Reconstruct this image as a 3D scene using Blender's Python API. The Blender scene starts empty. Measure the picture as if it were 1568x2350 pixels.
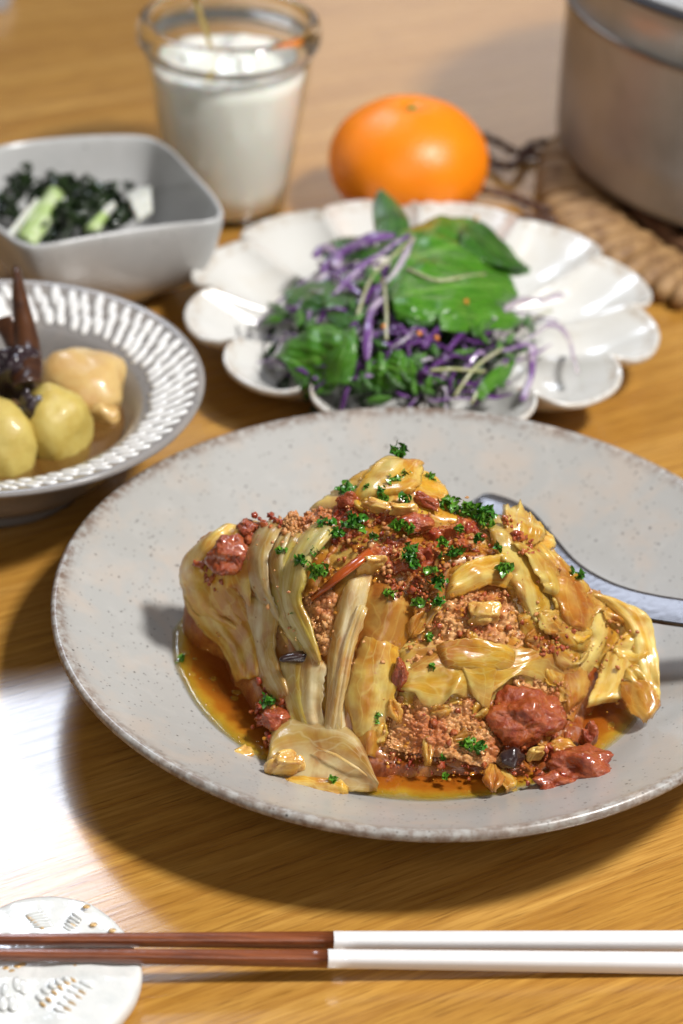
import bpy, math, random
import numpy as np
from mathutils import Vector, Matrix, noise
R = math.radians
rng = random.Random(7)
nrg = np.random.RandomState(5)
SC = bpy.context.scene
CM = 0.01                      # all shapes below are written in centimetres

# ------------------------------------------------------------------ camera
TH, ROLL, F = R(33.7), R(2.5), 5000.0          # pitch, roll, focal length in photo pixels (1568 x 2350)
H = 47.4
fw = np.array([0, math.cos(TH), -math.sin(TH)])
rt0 = np.array([1.0, 0, 0]); dn0 = -np.array([0, math.sin(TH), math.cos(TH)])
rt = math.cos(ROLL) * rt0 - math.sin(ROLL) * dn0
dn = math.sin(ROLL) * rt0 + math.cos(ROLL) * dn0
CAMP = np.array([-2.5, -58.5, H])
def ray(px, py):
    d = fw + (px - 784) / F * rt + (py - 1175) / F * dn
    return d
def at(px, py, z=0.0):
    """point of the place at height z (cm) seen at photo pixel px, py"""
    d = ray(px, py); t = (z - H) / d[2]
    return CAMP + d * t
def depth(P): return float(np.dot(np.array(P) - CAMP, fw))
def rad(pxlen, P): return pxlen * depth(P) / F
def proj(P):
    v = np.array(P) - CAMP; k = np.dot(v, fw)
    return 784 + F * np.dot(v, rt) / k, 1175 + F * np.dot(v, dn) / k

cam = bpy.data.cameras.new('camera'); cam_o = bpy.data.objects.new('camera', cam)
SC.collection.objects.link(cam_o); SC.camera = cam_o
up = -dn
M = Matrix(((rt[0], up[0], -fw[0], CAMP[0] * CM), (rt[1], up[1], -fw[1], CAMP[1] * CM), (rt[2], up[2], -fw[2], CAMP[2] * CM), (0, 0, 0, 1)))
cam_o.matrix_world = M
cam.sensor_fit = 'VERTICAL'; cam.sensor_height = 23.5; cam.lens = 50.0
cam.clip_start = 0.01; cam.clip_end = 20
cam.dof.use_dof = True
cam.dof.focus_distance = depth(at(1000, 1640, 3.4)) * CM
cam.dof.aperture_fstop = 5.0
cam.dof.aperture_blades = 7

# ------------------------------------------------------------------ light
SC.view_settings.view_transform = 'Standard'
SC.view_settings.look = 'None'
SC.view_settings.exposure = 0.0
W = bpy.data.worlds.new('World'); SC.world = W; W.use_nodes = True
bg = W.node_tree.nodes['Background']
bg.inputs['Color'].default_value = (1.0, 0.93, 0.86, 1); bg.inputs['Strength'].default_value = 0.105

def area(name, loc, target, sx, sy, power, col):
    l = bpy.data.lights.new(name, 'AREA'); l.shape = 'RECTANGLE'; l.size = sx * CM; l.size_y = sy * CM
    l.energy = power; l.color = col
    o = bpy.data.objects.new(name, l); SC.collection.objects.link(o)
    loc = Vector(loc) * CM; o.location = loc
    o.rotation_euler = (Vector(target) * CM - loc).to_track_quat('-Z', 'Y').to_euler()
    return o
def mirror_point(px, py, dist):
    P = at(px, py, 0); d = ray(px, py); d = d / np.linalg.norm(d); r = d * np.array([1, 1, -1])
    return P + r * dist, P
# ceiling lamp above the table, a little to the right
area('ceiling_lamp', (62, -14, 116), (0, 0, 0), 17, 17, 25.0, (1.0, 0.985, 0.96))
# second lamp beyond the table whose mirror image lies on the varnish at the left
Lp, Tp = mirror_point(-95, 1805, 150)
area('far_lamp', Lp, Tp, 31, 31, 5.6, (0.78, 0.86, 1.0))
# broad soft light of the room behind the viewer
area('room_light', (-10, -130, 105), (0, 10, 0), 110, 80, 5.5, (1.0, 0.95, 0.90))
# pale lit wall beyond the right end of the table, seen as a dim sheen on the varnish
Lp, Tp = mirror_point(1120, 160, 230)
area('wall_glow', Lp, Tp, 80, 52, 2.0, (1.0, 0.84, 0.76))

# ------------------------------------------------------------------ object helpers
def tag(o, label=None, cat=None, group=None, kind=None):
    if label: o['label'] = label
    if cat: o['category'] = cat
    if group: o['group'] = group
    if kind: o['kind'] = kind
    return o
def thing(name, loc, label, cat, group=None):
    o = bpy.data.objects.new(name, None); SC.collection.objects.link(o)
    o.location = [c * CM for c in loc]; o.empty_display_size = 0.01
    return tag(o, label, cat, group)
def mesh(name, v, f, m, parent=None, uv=None, smooth=True, thick=None, sub=0, attr=None, off=-1.0):
    """one mesh object; v in world cm; placed under parent if given, else with its origin at its own base"""
    v = np.asarray(v, float)
    if parent is not None:
        org = np.zeros(3); p = parent
        while p is not None:
            org = org + np.array(p.location) / CM; p = p.parent
    else:
        org = np.array([(v[:, 0].min() + v[:, 0].max()) / 2, (v[:, 1].min() + v[:, 1].max()) / 2, v[:, 2].min()])
    me = bpy.data.meshes.new(name)
    me.from_pydata(((v - org) * CM).tolist(), [], f)
    if smooth: me.polygons.foreach_set('use_smooth', [True] * len(me.polygons))
    if uv is not None:
        ul = me.uv_layers.new(name='UVMap')
        idx = np.zeros(len(me.loops), int); me.loops.foreach_get('vertex_index', idx)
        ul.data.foreach_set('uv', np.asarray(uv, float)[idx].ravel())
    if attr is not None:
        for k, a in attr.items():
            at_ = me.attributes.new(k, 'FLOAT', 'POINT'); at_.data.foreach_set('value', np.asarray(a, float))
    me.validate(); me.update()
    if m is not None: me.materials.append(m)
    o = bpy.data.objects.new(name, me); SC.collection.objects.link(o)
    if parent is not None: o.parent = parent
    else: o.location = org * CM
    if thick:
        s = o.modifiers.new('thick', 'SOLIDIFY'); s.thickness = thick * CM; s.offset = off; s.use_even_offset = False
    if sub:
        s = o.modifiers.new('sub', 'SUBSURF'); s.levels = sub; s.render_levels = sub
    return o
def grid_faces(nu, nv, close_u=False, base=0):
    f = []
    for i in range(nu if close_u else nu - 1):
        for j in range(nv - 1):
            a = i * nv + j; b = ((i + 1) % nu) * nv + j
            f.append((base + a, base + b, base + b + 1, base + a + 1))
    return f
def revolve(prof, c, n=96, cap0=False, cap1=False):
    """profile (r, z) list around the vertical axis at c"""
    nv = len(prof); v = []
    for i in range(n):
        a = 2 * math.pi * i / n
        for r, z in prof: v.append((c[0] + r * math.cos(a), c[1] + r * math.sin(a), c[2] + z))
    f = grid_faces(n, nv, True)
    if cap0: f.append([i * nv for i in range(n)][::-1])
    if cap1: f.append([i * nv + nv - 1 for i in range(n)])
    return v, f
def catmull(P, n):
    P = np.asarray(P, float); k = len(P)
    if k == 2:
        t = np.linspace(0, 1, n)[:, None]; return P[0] * (1 - t) + P[1] * t
    Q = np.vstack([2 * P[0] - P[1], P, 2 * P[-1] - P[-2]])
    out = []
    for t in np.linspace(0, k - 1, n):
        i = min(int(t), k - 2); u = t - i
        a, b, c, d = Q[i], Q[i + 1], Q[i + 2], Q[i + 3]
        out.append(0.5 * ((2 * b) + (-a + c) * u + (2 * a - 5 * b + 4 * c - d) * u * u + (-a + 3 * b - 3 * c + d) * u ** 3))
    return np.array(out)
def tube(path, r, n=8, close=False, flat=1.0, upv=(0, 0, 1)):
    """tube along a path; r a number or one per point"""
    P = np.asarray(path, float); k = len(P)
    rr = np.full(k, r) if np.isscalar(r) else np.asarray(r, float)
    T = np.gradient(P, axis=0) if not close else (np.roll(P, -1, 0) - np.roll(P, 1, 0))
    T /= np.linalg.norm(T, axis=1)[:, None] + 1e-9
    v = []; U = np.array(upv, float)
    for i in range(k):
        s = np.cross(T[i], U); s /= np.linalg.norm(s) + 1e-9
        w = np.cross(s, T[i])
        for j in range(n):
            a = 2 * math.pi * j / n
            v.append(P[i] + rr[i] * (s * math.cos(a) + w * math.sin(a) * flat))
    f = []
    for i in range(k if close else k - 1):
        for j in range(n):
            a = i * n + j; b = i * n + (j + 1) % n; c = ((i + 1) % k) * n + j; d = ((i + 1) % k) * n + (j + 1) % n
            f.append((a, b, d, c))
    if not close:
        f.append(list(range(n))[::-1]); f.append([(k - 1) * n + j for j in range(n)])
    return v, f
_ico = {}
def ico(sub):
    if sub not in _ico:
        import bmesh
        b = bmesh.new(); bmesh.ops.create_icosphere(b, subdivisions=sub, radius=1.0)
        _ico[sub] = (np.array([x.co[:] for x in b.verts]), [[q.index for q in p.verts] for p in b.faces]); b.free()
    return _ico[sub]
def blob(c, r, sub=3, amp=0.25, fr=1.5, seed=0, sq=(1, 1, 1), rot=0, fine=0.0, rotm=None):
    V, Fc = ico(sub); out = []
    cr, sr = math.cos(rot), math.sin(rot)
    for p in V:
        q = Vector(p) * fr + Vector((seed * 3.1, seed * 1.7, seed * 5.3))
        k = 1 + amp * noise.noise(q) * 2
        if fine: k += fine * noise.noise(q * 4.3) + fine * .6 * noise.noise(q * 9.1)
        x, y, z = p[0] * r * k * sq[0], p[1] * r * k * sq[1], p[2] * r * k * sq[2]
        if rotm is not None: out.append(tuple(rotm @ Vector((x, y, z)) + Vector(c)))
        else: out.append((c[0] + x * cr - y * sr, c[1] + x * sr + y * cr, c[2] + z))
    return out, Fc
class Acc:
    def __init__(s): s.v = []; s.f = []; s.n = 0
    def add(s, v, f):
        s.v.extend([tuple(p) for p in v]); s.f.extend([[i + s.n for i in q] for q in f]); s.n = len(s.v)
def rbf(pts):
    """smooth height over photo pixels through px, py, z anchors"""
    A = np.array(pts, float); X = A[:, :2] / 100.0; z = A[:, 2]
    def ph(d): return np.where(d > 0, d * d * np.log(d + 1e-9), 0)
    D = np.linalg.norm(X[:, None] - X[None], axis=2)
    n = len(X); K = np.zeros((n + 3, n + 3)); K[:n, :n] = ph(D) + np.eye(n) * 0.02
    K[:n, n] = 1; K[:n, n + 1:] = X; K[n, :n] = 1; K[n + 1:, :n] = X.T
    w = np.linalg.solve(K, np.concatenate([z, [0, 0, 0]]))
    def f(px, py):
        d = np.hypot(X[:, 0] - px / 100.0, X[:, 1] - py / 100.0)
        return float(ph(d) @ w[:n] + w[n] + w[n + 1] * px / 100.0 + w[n + 2] * py / 100.0)
    return f

# ------------------------------------------------------------------ material helpers
def new_mat(name):
    m = bpy.data.materials.new(name); m.use_nodes = True
    nt = m.node_tree; b = nt.nodes['Principled BSDF']
    return m, nt, b
def N(nt, t, **kw):
    n = nt.nodes.new(t)
    for k, v in kw.items():
        if k.startswith('i_'):
            n.inputs[k[2:].replace('_', ' ')].default_value = v
        else: setattr(n, k, v)
    return n
def coords(nt, scale=(1, 1, 1), rot=(0, 0, 0), kind='Object', loc=(0, 0, 0)):
    """texture coordinates in cm"""
    tc = N(nt, 'ShaderNodeTexCoord'); mp = N(nt, 'ShaderNodeMapping')
    k = 100 if kind == 'Object' else 1
    src = tc.outputs[kind]
    if any(rot):                                   # turn first, then stretch
        m0 = N(nt, 'ShaderNodeMapping'); m0.inputs['Rotation'].default_value = rot; nt.links.new(src, m0.inputs['Vector']); src = m0.outputs['Vector']; rot = (0, 0, 0)
    mp.inputs['Scale'].default_value = [s * k for s in scale]
    mp.inputs['Rotation'].default_value = rot; mp.inputs['Location'].default_value = loc
    nt.links.new(src, mp.inputs['Vector']); return mp.outputs['Vector']
def noise_tex(nt, vec, scale, detail=4, rough=0.55, dist=0.0):
    n = N(nt, 'ShaderNodeTexNoise'); n.inputs['Scale'].default_value = scale; n.inputs['Detail'].default_value = detail
    n.inputs['Roughness'].default_value = rough; n.inputs['Distortion'].default_value = dist
    nt.links.new(vec, n.inputs['Vector']); return n.outputs['Fac']
def ramp(nt, fac, stops, interp='LINEAR'):
    r = N(nt, 'ShaderNodeValToRGB'); r.color_ramp.interpolation = interp
    e = r.color_ramp.elements
    while len(e) < len(stops): e.new(0.5)
    for i, (p, c) in enumerate(stops):
        e[i].position = p; e[i].color = (c, c, c, 1) if np.isscalar(c) else (c[0], c[1], c[2], 1)
    nt.links.new(fac, r.inputs['Fac']); return r.outputs['Color']
def mix(nt, fac, a, b, mode='MIX'):
    n = N(nt, 'ShaderNodeMix'); n.data_type = 'RGBA'; n.blend_type = mode
    for s, x in ((0, fac), (6, a), (7, b)):
        if hasattr(x, 'default_value') or hasattr(x, 'links'): nt.links.new(x, n.inputs[s])
        elif s == 0: n.inputs[0].default_value = x
        else: n.inputs[s].default_value = (x[0], x[1], x[2], 1)
    return n.outputs[2]
def bump(nt, b, h, strength=0.3, dist=0.05, prev=None):
    n = N(nt, 'ShaderNodeBump'); n.inputs['Strength'].default_value = strength; n.inputs['Distance'].default_value = dist * CM
    nt.links.new(h, n.inputs['Height'])
    if prev is not None: nt.links.new(prev, n.inputs['Normal'])
    nt.links.new(n.outputs['Normal'], b.inputs['Normal']); return n.outputs['Normal']
def setp(b, **kw):
    names = {'rough': 'Roughness', 'spec': 'Specular IOR Level', 'coat': 'Coat Weight', 'coatr': 'Coat Roughness', 'metal': 'Metallic', 'sss': 'Subsurface Weight',
             'ssss': 'Subsurface Scale', 'trans': 'Transmission Weight', 'ior': 'IOR', 'alpha': 'Alpha', 'base': 'Base Color', 'sssr': 'Subsurface Radius', 'aniso': 'Anisotropic'}
    for k, v in kw.items():
        if k == 'base': v = (v[0], v[1], v[2], 1)
        b.inputs[names[k]].default_value = v

# ------------------------------------------------------------------ table
def mat_table():
    m, nt, b = new_mat('oak_varnish')
    ang = (0, 0, R(-30))
    big = noise_tex(nt, coords(nt, (0.035, 0.55, 0.3), ang), 1.0, 5, 0.6, 0.6)
    mid = noise_tex(nt, coords(nt, (0.10, 3.2, 1), ang), 1.0, 4, 0.6, 0.3)
    fine = noise_tex(nt, coords(nt, (0.40, 7.5, 1), ang), 1.0, 4, 0.7)
    pore = noise_tex(nt, coords(nt, (0.55, 11.0, 1), ang, loc=(5, 3, 0)), 1.0, 2, 0.5)
    c = ramp(nt, big, [(0.30, (0.40, 0.195, 0.032)), (0.5, (0.52, 0.275, 0.055)), (0.72, (0.62, 0.355, 0.09))])
    c = mix(nt, ramp(nt, mid, [(0.35, 0.0), (0.7, 0.75)]), c, (0.33, 0.140, 0.020))
    c = mix(nt, ramp(nt, fine, [(0.42, 0.0), (0.66, 0.5)]), c, (0.24, 0.095, 0.013))
    c = mix(nt, ramp(nt, pore, [(0.58, 0.0), (0.68, 0.45)]), c, (0.13, 0.048, 0.008))
    nt.links.new(c, b.inputs['Base Color'])
    rr = ramp(nt, mid, [(0.3, 0.20), (0.7, 0.30)]); nt.links.new(rr, b.inputs['Roughness'])
    h = mix(nt, 0.5, fine, pore)
    nb = bump(nt, b, h, 0.4, 0.012)
    nt.links.new(nb, b.inputs['Coat Normal'])
    setp(b, spec=0.5, coat=0.75, coatr=0.16)
    return m
x0, x1, y0, y1 = -75, 85, -48, 135
def rounded_slab(x0, x1, y0, y1, z0, z1, r=0.5, n=5):
    pts = []; segs = []
    prof = [(-r * (1 - math.sin(a)), -r * (1 - math.cos(a))) for a in np.linspace(0, math.pi / 2, n)]
    rings = []
    for (i, k) in [(r, 0)] + [(r * (1 - math.sin(a)), -r * (1 - math.cos(a))) for a in np.linspace(0.2, math.pi / 2, n)]:
        rings.append([(x0 + i, y0 + i, z1 + k), (x1 - i, y0 + i, z1 + k), (x1 - i, y1 - i, z1 + k), (x0 + i, y1 - i, z1 + k)])
    rings.append([(x0, y0, z0), (x1, y0, z0), (x1, y1, z0), (x0, y1, z0)])
    v = [p for ring in rings for p in ring]; f = [(0, 1, 2, 3)]
    for k in range(len(rings) - 1):
        for j in range(4):
            a = k * 4 + j; b = k * 4 + (j + 1) % 4
            f.append((a, a + 4, b + 4, b))
    n_ = (len(rings) - 1) * 4; f.append((n_ + 3, n_ + 2, n_ + 1, n_))
    return v, f
v, f = rounded_slab(x0, x1, y0, y1, -3.0, 0.0)
o = mesh('table', v, f, mat_table(), smooth=False)
tag(o, 'glossy honey coloured oak table top that everything stands on', 'table', kind='structure')

# ------------------------------------------------------------------ main grey plate
def stoneware(name, base, spots=(0.05, 0.045, 0.04), warm=(0.50, 0.40, 0.32), warm_amt=0.45, rough=0.28, edge=None, spot_amt=1.0):
    m, nt, b = new_mat(name)
    vec = coords(nt)
    cl = noise_tex(nt, vec, 0.42, 5, 0.6, 0.4)
    c = mix(nt, ramp(nt, cl, [(0.48, 0.0), (0.66, warm_amt)]), base, warm)
    cl2 = noise_tex(nt, coords(nt, loc=(9, 4, 2)), 1.3, 4, 0.6)
    c = mix(nt, ramp(nt, cl2, [(0.5, 0.0), (0.75, 0.30)]), c, tuple(min(1, x * 1.25) for x in base))
    sp = N(nt, 'ShaderNodeTexVoronoi'); sp.inputs['Scale'].default_value = 2.3; nt.links.new(vec, sp.inputs['Vector'])
    wn = noise_tex(nt, vec, 1.1, 1)
    ml = N(nt, 'ShaderNodeMath'); ml.operation = 'MULTIPLY'
    nt.links.new(ramp(nt, sp.outputs['Distance'], [(0.08, 1.0), (0.14, 0.0)]), ml.inputs[0])
    nt.links.new(ramp(nt, wn, [(0.48, 0.0), (0.56, 1.0)]), ml.inputs[1])
    c = mix(nt, ml.outputs[0], c, spots)
    sp2 = N(nt, 'ShaderNodeTexVoronoi'); sp2.inputs['Scale'].default_value = 3.9; nt.links.new(vec, sp2.inputs['Vector'])
    m2 = N(nt, 'ShaderNodeMath'); m2.operation = 'MULTIPLY'; m2.inputs[1].default_value = 0.9 * spot_amt
    nt.links.new(ramp(nt, sp2.outputs['Distance'], [(0.09, 1.0), (0.17, 0.0)]), m2.inputs[0])
    c = mix(nt, m2.outputs[0], c, tuple(x * 2.2 for x in spots))
    if edge is not None:
        a = N(nt, 'ShaderNodeAttribute'); a.attribute_name = 'edge'
        en = noise_tex(nt, vec, 3.2, 4, 0.7)
        mm = N(nt, 'ShaderNodeMath'); mm.operation = 'MULTIPLY'
        nt.links.new(a.outputs['Fac'], mm.inputs[0]); nt.links.new(ramp(nt, en, [(0.40, 0.1), (0.60, 1.0)]), mm.inputs[1])
        c = mix(nt, mm.outputs[0], c, edge)
    nt.links.new(c, b.inputs['Base Color'])
    bn = noise_tex(nt, vec, 9.0, 3)
    bump(nt, b, bn, 0.10, 0.03)
    setp(b, rough=rough, spec=0.5)
    return m
DZ = 0.35
Zr, Zb = 3.45, 1.20          # rim and broth heights
PC = np.array([0.28, 2.82, 0.0])
prof_in = [(0.0, 0.42), (3, 0.42), (5.4, 0.46), (6.8, 0.60), (7.7, 0.86), (8.5, 1.22), (9.6, 1.82), (10.9, 2.58), (11.9, 3.20)]
prof = prof_in + [(12.15, 3.36), (12.30, 3.44), (12.42, 3.43), (12.49, 3.33), (12.49, 3.19), (12.40, 3.07), (12.22, 2.95), (11.3, 2.42), (9.6, 1.45), (7.8, 0.60), (6.5, 0.28), (5.3, 0.20), (5.2, 0.0), (4.6, 0.0), (4.5, 0.18), (0, 0.20)]
pn = []                       # smooth profile
for i in range(len(prof) - 1):
    (r0, z0), (r1, z1) = prof[i], prof[i + 1]
    k = 3 if abs(r1 - r0) > 0.5 else 1
    for j in range(k): pn.append((r0 + (r1 - r0) * j / k, z0 + (z1 - z0) * j / k))
pn.append(prof[-1])
pn = [(r * (1 + .012 * (r / 12.5) ** 2), z) for r, z in pn]
v, f = revolve(pn, PC, 180)
v = np.array(v)
dx, dy = v[:, 0] - PC[0], v[:, 1] - PC[1]; rr_ = np.hypot(dx, dy); aa = np.arctan2(dy, dx)
v[:, 2] += v[:, 2] / 3.44 * (dx * 0.018 - dy * 0.013)
wob = (rr_ / 12.3) ** 2                                 # thrown by hand: the rim wanders a little
v[:, 2] += wob * (0.05 * np.sin(2 * aa + 1) + 0.03 * np.sin(5 * aa)) * (v[:, 2] > 0.3)
edge = np.clip((rr_ - 12.0) / 0.35, 0, 1) * (v[:, 2] > 2.45)
edge = np.maximum(edge * np.where(v[:, 2] < 3.30, 1.0, 0.75), 0)
gl = stoneware('grey_stoneware_glaze', (0.385, 0.378, 0.36), edge=(0.17, 0.115, 0.085))
o = mesh('serving_bowl', v, f, gl, attr={'edge': edge})
tag(o, 'large shallow grey speckled stoneware bowl with brown-flecked rim holding the stuffed cabbage', 'bowl')
def plate_z(r):
    return float(np.interp(r, [p[0] for p in prof_in], [p[1] for p in prof_in]))

# broth: a body of liquid lying in the well
def mat_broth():
    m, nt, b = new_mat('tomato_broth')
    a = N(nt, 'ShaderNodeAttribute'); a.attribute_name = 'deep'
    vec = coords(nt)
    n1 = noise_tex(nt, vec, 0.8, 4, 0.6, 0.5); n2 = noise_tex(nt, vec, 9.0, 4, 0.7)
    ad = N(nt, 'ShaderNodeMath'); ad.operation = 'MULTIPLY_ADD'; ad.inputs[1].default_value = 0.55; nt.links.new(n1, ad.inputs[0]); 
    sb = N(nt, 'ShaderNodeMath'); sb.operation = 'SUBTRACT'; sb.inputs[1].default_value = 0.27; nt.links.new(a.outputs['Fac'], sb.inputs[0]); nt.links.new(sb.outputs[0], ad.inputs[2])
    c = ramp(nt, ad.outputs[0], [(0.0, (0.42, 0.36, 0.16)), (0.16, (0.42, 0.26, 0.022)), (0.40, (0.33, 0.105, 0.008)), (0.8, (0.24, 0.052, 0.005))])
    c = mix(nt, ramp(nt, n2, [(0.55, 0.0), (0.72, 0.5)]), c, (0.36, 0.12, 0.012))
    nt.links.new(c, b.inputs['Base Color'])
    al = ramp(nt, a.outputs['Fac'], [(0.0, 0.12), (0.12, 0.6), (0.30, 0.97)]); nt.links.new(al, b.inputs['Alpha'])
    bump(nt, b, noise_tex(nt, vec, 1.6, 2), 0.15, 0.08)
    setp(b, rough=0.04, spec=0.6, sss=0.25, ssss=0.004, sssr=(1.0, 0.4, 0.1))
    return m
rb = float(np.interp(Zb, [p[1] for p in prof_in], [p[0] for p in prof_in]))
v = []; dp = []; nr = 22; na = 120
for i in range(na):
    a = 2 * math.pi * i / na
    R0 = rb + 0.10 + 0.22 * noise.noise(Vector((math.cos(a) * 2, math.sin(a) * 2, 4))) + 0.10 * noise.noise(Vector((math.cos(a) * 7, math.sin(a) * 7, 4)))
    R0 *= 1 - .17 * max(0, math.sin(a)) ** .7
    for j in range(nr):
        r = R0 * (j / (nr - 1)) ** 0.6
        men = 0.05 * max(0, (r - R0 + 0.35) / 0.35) ** 2
        v.append((PC[0] + r * math.cos(a), PC[1] + r * math.sin(a), Zb + men)); dp.append((Zb - plate_z(r)))
    for j in range(nr):
        r = R0 * (1 - j / (nr - 1)) ** 0.6
        v.append((PC[0] + r * math.cos(a), PC[1] + r * math.sin(a), min(Zb, plate_z(r) + 0.012))); dp.append((Zb - plate_z(r)))
f = grid_faces(na, nr * 2, True)
o = mesh('broth', v, f, mat_broth(), attr={'deep': np.clip(np.array(dp) * 1.5, 0, 1)})
tag(o, 'orange brown tomato broth pooled in the grey stoneware bowl', 'broth')

# drops of clear oil and crumbs that float on the broth
OIL, nt, b = new_mat('oil_film'); setp(b, base=(.55, .30, .03), rough=.03, alpha=.45, spec=.7)
acc = Acc()
for k in range(150):
    a = rng.uniform(0, 6.283); r = rb * math.sqrt(rng.uniform(.42, .97)); x, y = PC[0] + r * math.cos(a), PC[1] + r * math.sin(a)
    if y > PC[1] + 2: continue
    vv, ff = blob((x, y, Zb + .004), rng.uniform(.03, .16), 2, .1, 1, k, (1.2, 1, .10), rng.random() * 3); acc.add(vv, ff)
o = mesh('oil_drops', acc.v, acc.f, OIL); tag(o, 'flat drops of clear oil floating on the broth in the grey bowl', 'oil', kind='stuff')

# ------------------------------------------------------------------ stuffed cabbage
def craggy(q, f):
    d = noise.voronoi(Vector(q) * f)[0]
    return 0.5 - min(1.0, d[0] * 1.1)
def glint(nt, b, vec, st):
    """a wet film with its own small ripples, so lamps break up into many glints"""
    n = N(nt, 'ShaderNodeBump'); n.inputs['Strength'].default_value = st; n.inputs['Distance'].default_value = 0.05 * CM
    h = mix(nt, 0.45, noise_tex(nt, vec, 3.2, 3, 0.6), noise_tex(nt, vec, 9.5, 2, 0.5)); nt.links.new(h, n.inputs['Height'])
    nt.links.new(n.outputs['Normal'], b.inputs['Coat Normal'])
def mat_cab(name, base, rib, stain=0.4, stain_c=(0.42, 0.11, 0.015), veins=3.0, alpha=0.62, rough=0.3):
    m, nt, b = new_mat(name)
    vec = coords(nt)
    n1 = noise_tex(nt, vec, 0.7, 4, 0.55, 0.6); n2 = noise_tex(nt, coords(nt, loc=(3, 8, 1)), 1.7, 3, 0.5)
    st = noise_tex(nt, coords(nt, (veins, 0.7, 1), kind='UV'), 1.0, 2, 0.5, 0.3)          # broad pale ribs along the leaf, with its pale highlights painted in
    st2 = noise_tex(nt, coords(nt, (veins * 7, 1.3, 1), kind='UV'), 1.0, 2, 0.5, 0.3)
    c = mix(nt, ramp(nt, st, [(0.42, 0.0), (0.64, 1.0)]), base, rib)
    c = mix(nt, ramp(nt, st2, [(0.56, 0.0), (0.70, 0.35)]), c, rib)
    c = mix(nt, ramp(nt, n2, [(0.42, 0.0), (0.72, 0.6)]), c, (base[0] * 0.8, base[1] * 0.55, base[2] * 0.4))
    c = mix(nt, ramp(nt, n1, [(0.57 - stain * 0.22, 0.0), (0.74 - stain * 0.22, min(1, 0.35 + stain * 0.7))]), c, stain_c)
    wob_ = N(nt, 'ShaderNodeVectorMath'); wob_.operation = 'ADD'; nz = N(nt, 'ShaderNodeTexNoise'); nz.inputs['Scale'].default_value = 0.9; nt.links.new(vec, nz.inputs['Vector']); nt.links.new(coords(nt, (3.2, 1.7, 1), kind='UV'), wob_.inputs[0]); nt.links.new(nz.outputs['Color'], wob_.inputs[1])
    ve = N(nt, 'ShaderNodeTexVoronoi'); ve.feature = 'DISTANCE_TO_EDGE'; ve.inputs['Scale'].default_value = 1.25; nt.links.new(wob_.outputs[0], ve.inputs['Vector'])
    vf = ramp(nt, ve.outputs['Distance'], [(0.0, 0.38), (0.06, 0.0)]); c = mix(nt, vf, c, rib)
    oi = N(nt, 'ShaderNodeObjectInfo'); hs = N(nt, 'ShaderNodeHueSaturation')
    mr = N(nt, 'ShaderNodeMapRange'); mr.inputs['To Min'].default_value = 0.80; mr.inputs['To Max'].default_value = 1.12
    nt.links.new(oi.outputs['Random'], mr.inputs['Value']); nt.links.new(mr.outputs['Result'], hs.inputs['Value']); nt.links.new(c, hs.inputs['Color'])
    nt.links.new(hs.outputs['Color'], b.inputs['Base Color'])
    n0 = bump(nt, b, st2, 0.12, 0.05); bump(nt, b, vf, 0.25, 0.03, n0); glint(nt, b, vec, 0.25)
    setp(b, rough=rough, spec=0.45, coat=0.55, coatr=0.08, sss=0.3, ssss=0.004, sssr=(1.0, 0.8, 0.4), alpha=alpha)
    return m
CAB_Y = mat_cab('cabbage_yellow', (0.74, 0.39, 0.035), (0.90, 0.68, 0.20), 0.46, (0.48, 0.13, 0.012), alpha=.72)
CAB_G = mat_cab('cabbage_green', (0.68, 0.50, 0.08), (0.90, 0.78, 0.35), 0.33, (0.48, 0.16, 0.02))
CAB_P = mat_cab('cabbage_pale', (0.66, 0.42, 0.10), (0.90, 0.75, 0.42), 0.42, (0.46, 0.15, 0.02), veins=2.4, alpha=.58)
CAB_R = mat_cab('cabbage_saucy', (0.66, 0.29, 0.032), (0.82, 0.50, 0.12), 0.6, (0.42, 0.10, 0.012))
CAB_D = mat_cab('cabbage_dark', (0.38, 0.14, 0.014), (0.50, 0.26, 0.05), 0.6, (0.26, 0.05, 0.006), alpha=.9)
def mat_meat(name, base, dark, lightc, rough=0.33):
    m, nt, b = new_mat(name)
    vec = coords(nt)
    n1 = noise_tex(nt, vec, 1.6, 4, 0.7); n2 = noise_tex(nt, vec, 7.0, 4, 0.7)
    c = mix(nt, ramp(nt, n1, [(0.35, 0.0), (0.65, 1.0)]), base, lightc)
    c = mix(nt, ramp(nt, noise_tex(nt, coords(nt, loc=(4, 4, 4)), 0.9, 3), [(0.45, 0.0), (0.62, 0.8)]), c, (base[0] * .75, base[1] * .45, base[2] * .4))
    c = mix(nt, ramp(nt, n2, [(0.5, 0.0), (0.75, 0.8)]), c, dark)
    nt.links.new(c, b.inputs['Base Color'])
    bump(nt, b, n2, 0.6, 0.05); glint(nt, b, vec, 0.5)
    setp(b, rough=rough + .1, spec=0.35, coat=0.7, coatr=0.05, sss=0.15, ssss=0.002, sssr=(1.0, 0.4, 0.2))
    return m
MEAT = mat_meat('minced_meat', (0.52, 0.22, 0.062), (0.34, 0.10, 0.020), (0.66, 0.37, 0.15))
MASS = mat_meat('saucy_meat_mass', (0.30, 0.085, 0.011), (0.17, 0.032, 0.005), (0.44, 0.17, 0.026), 0.22)
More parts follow.
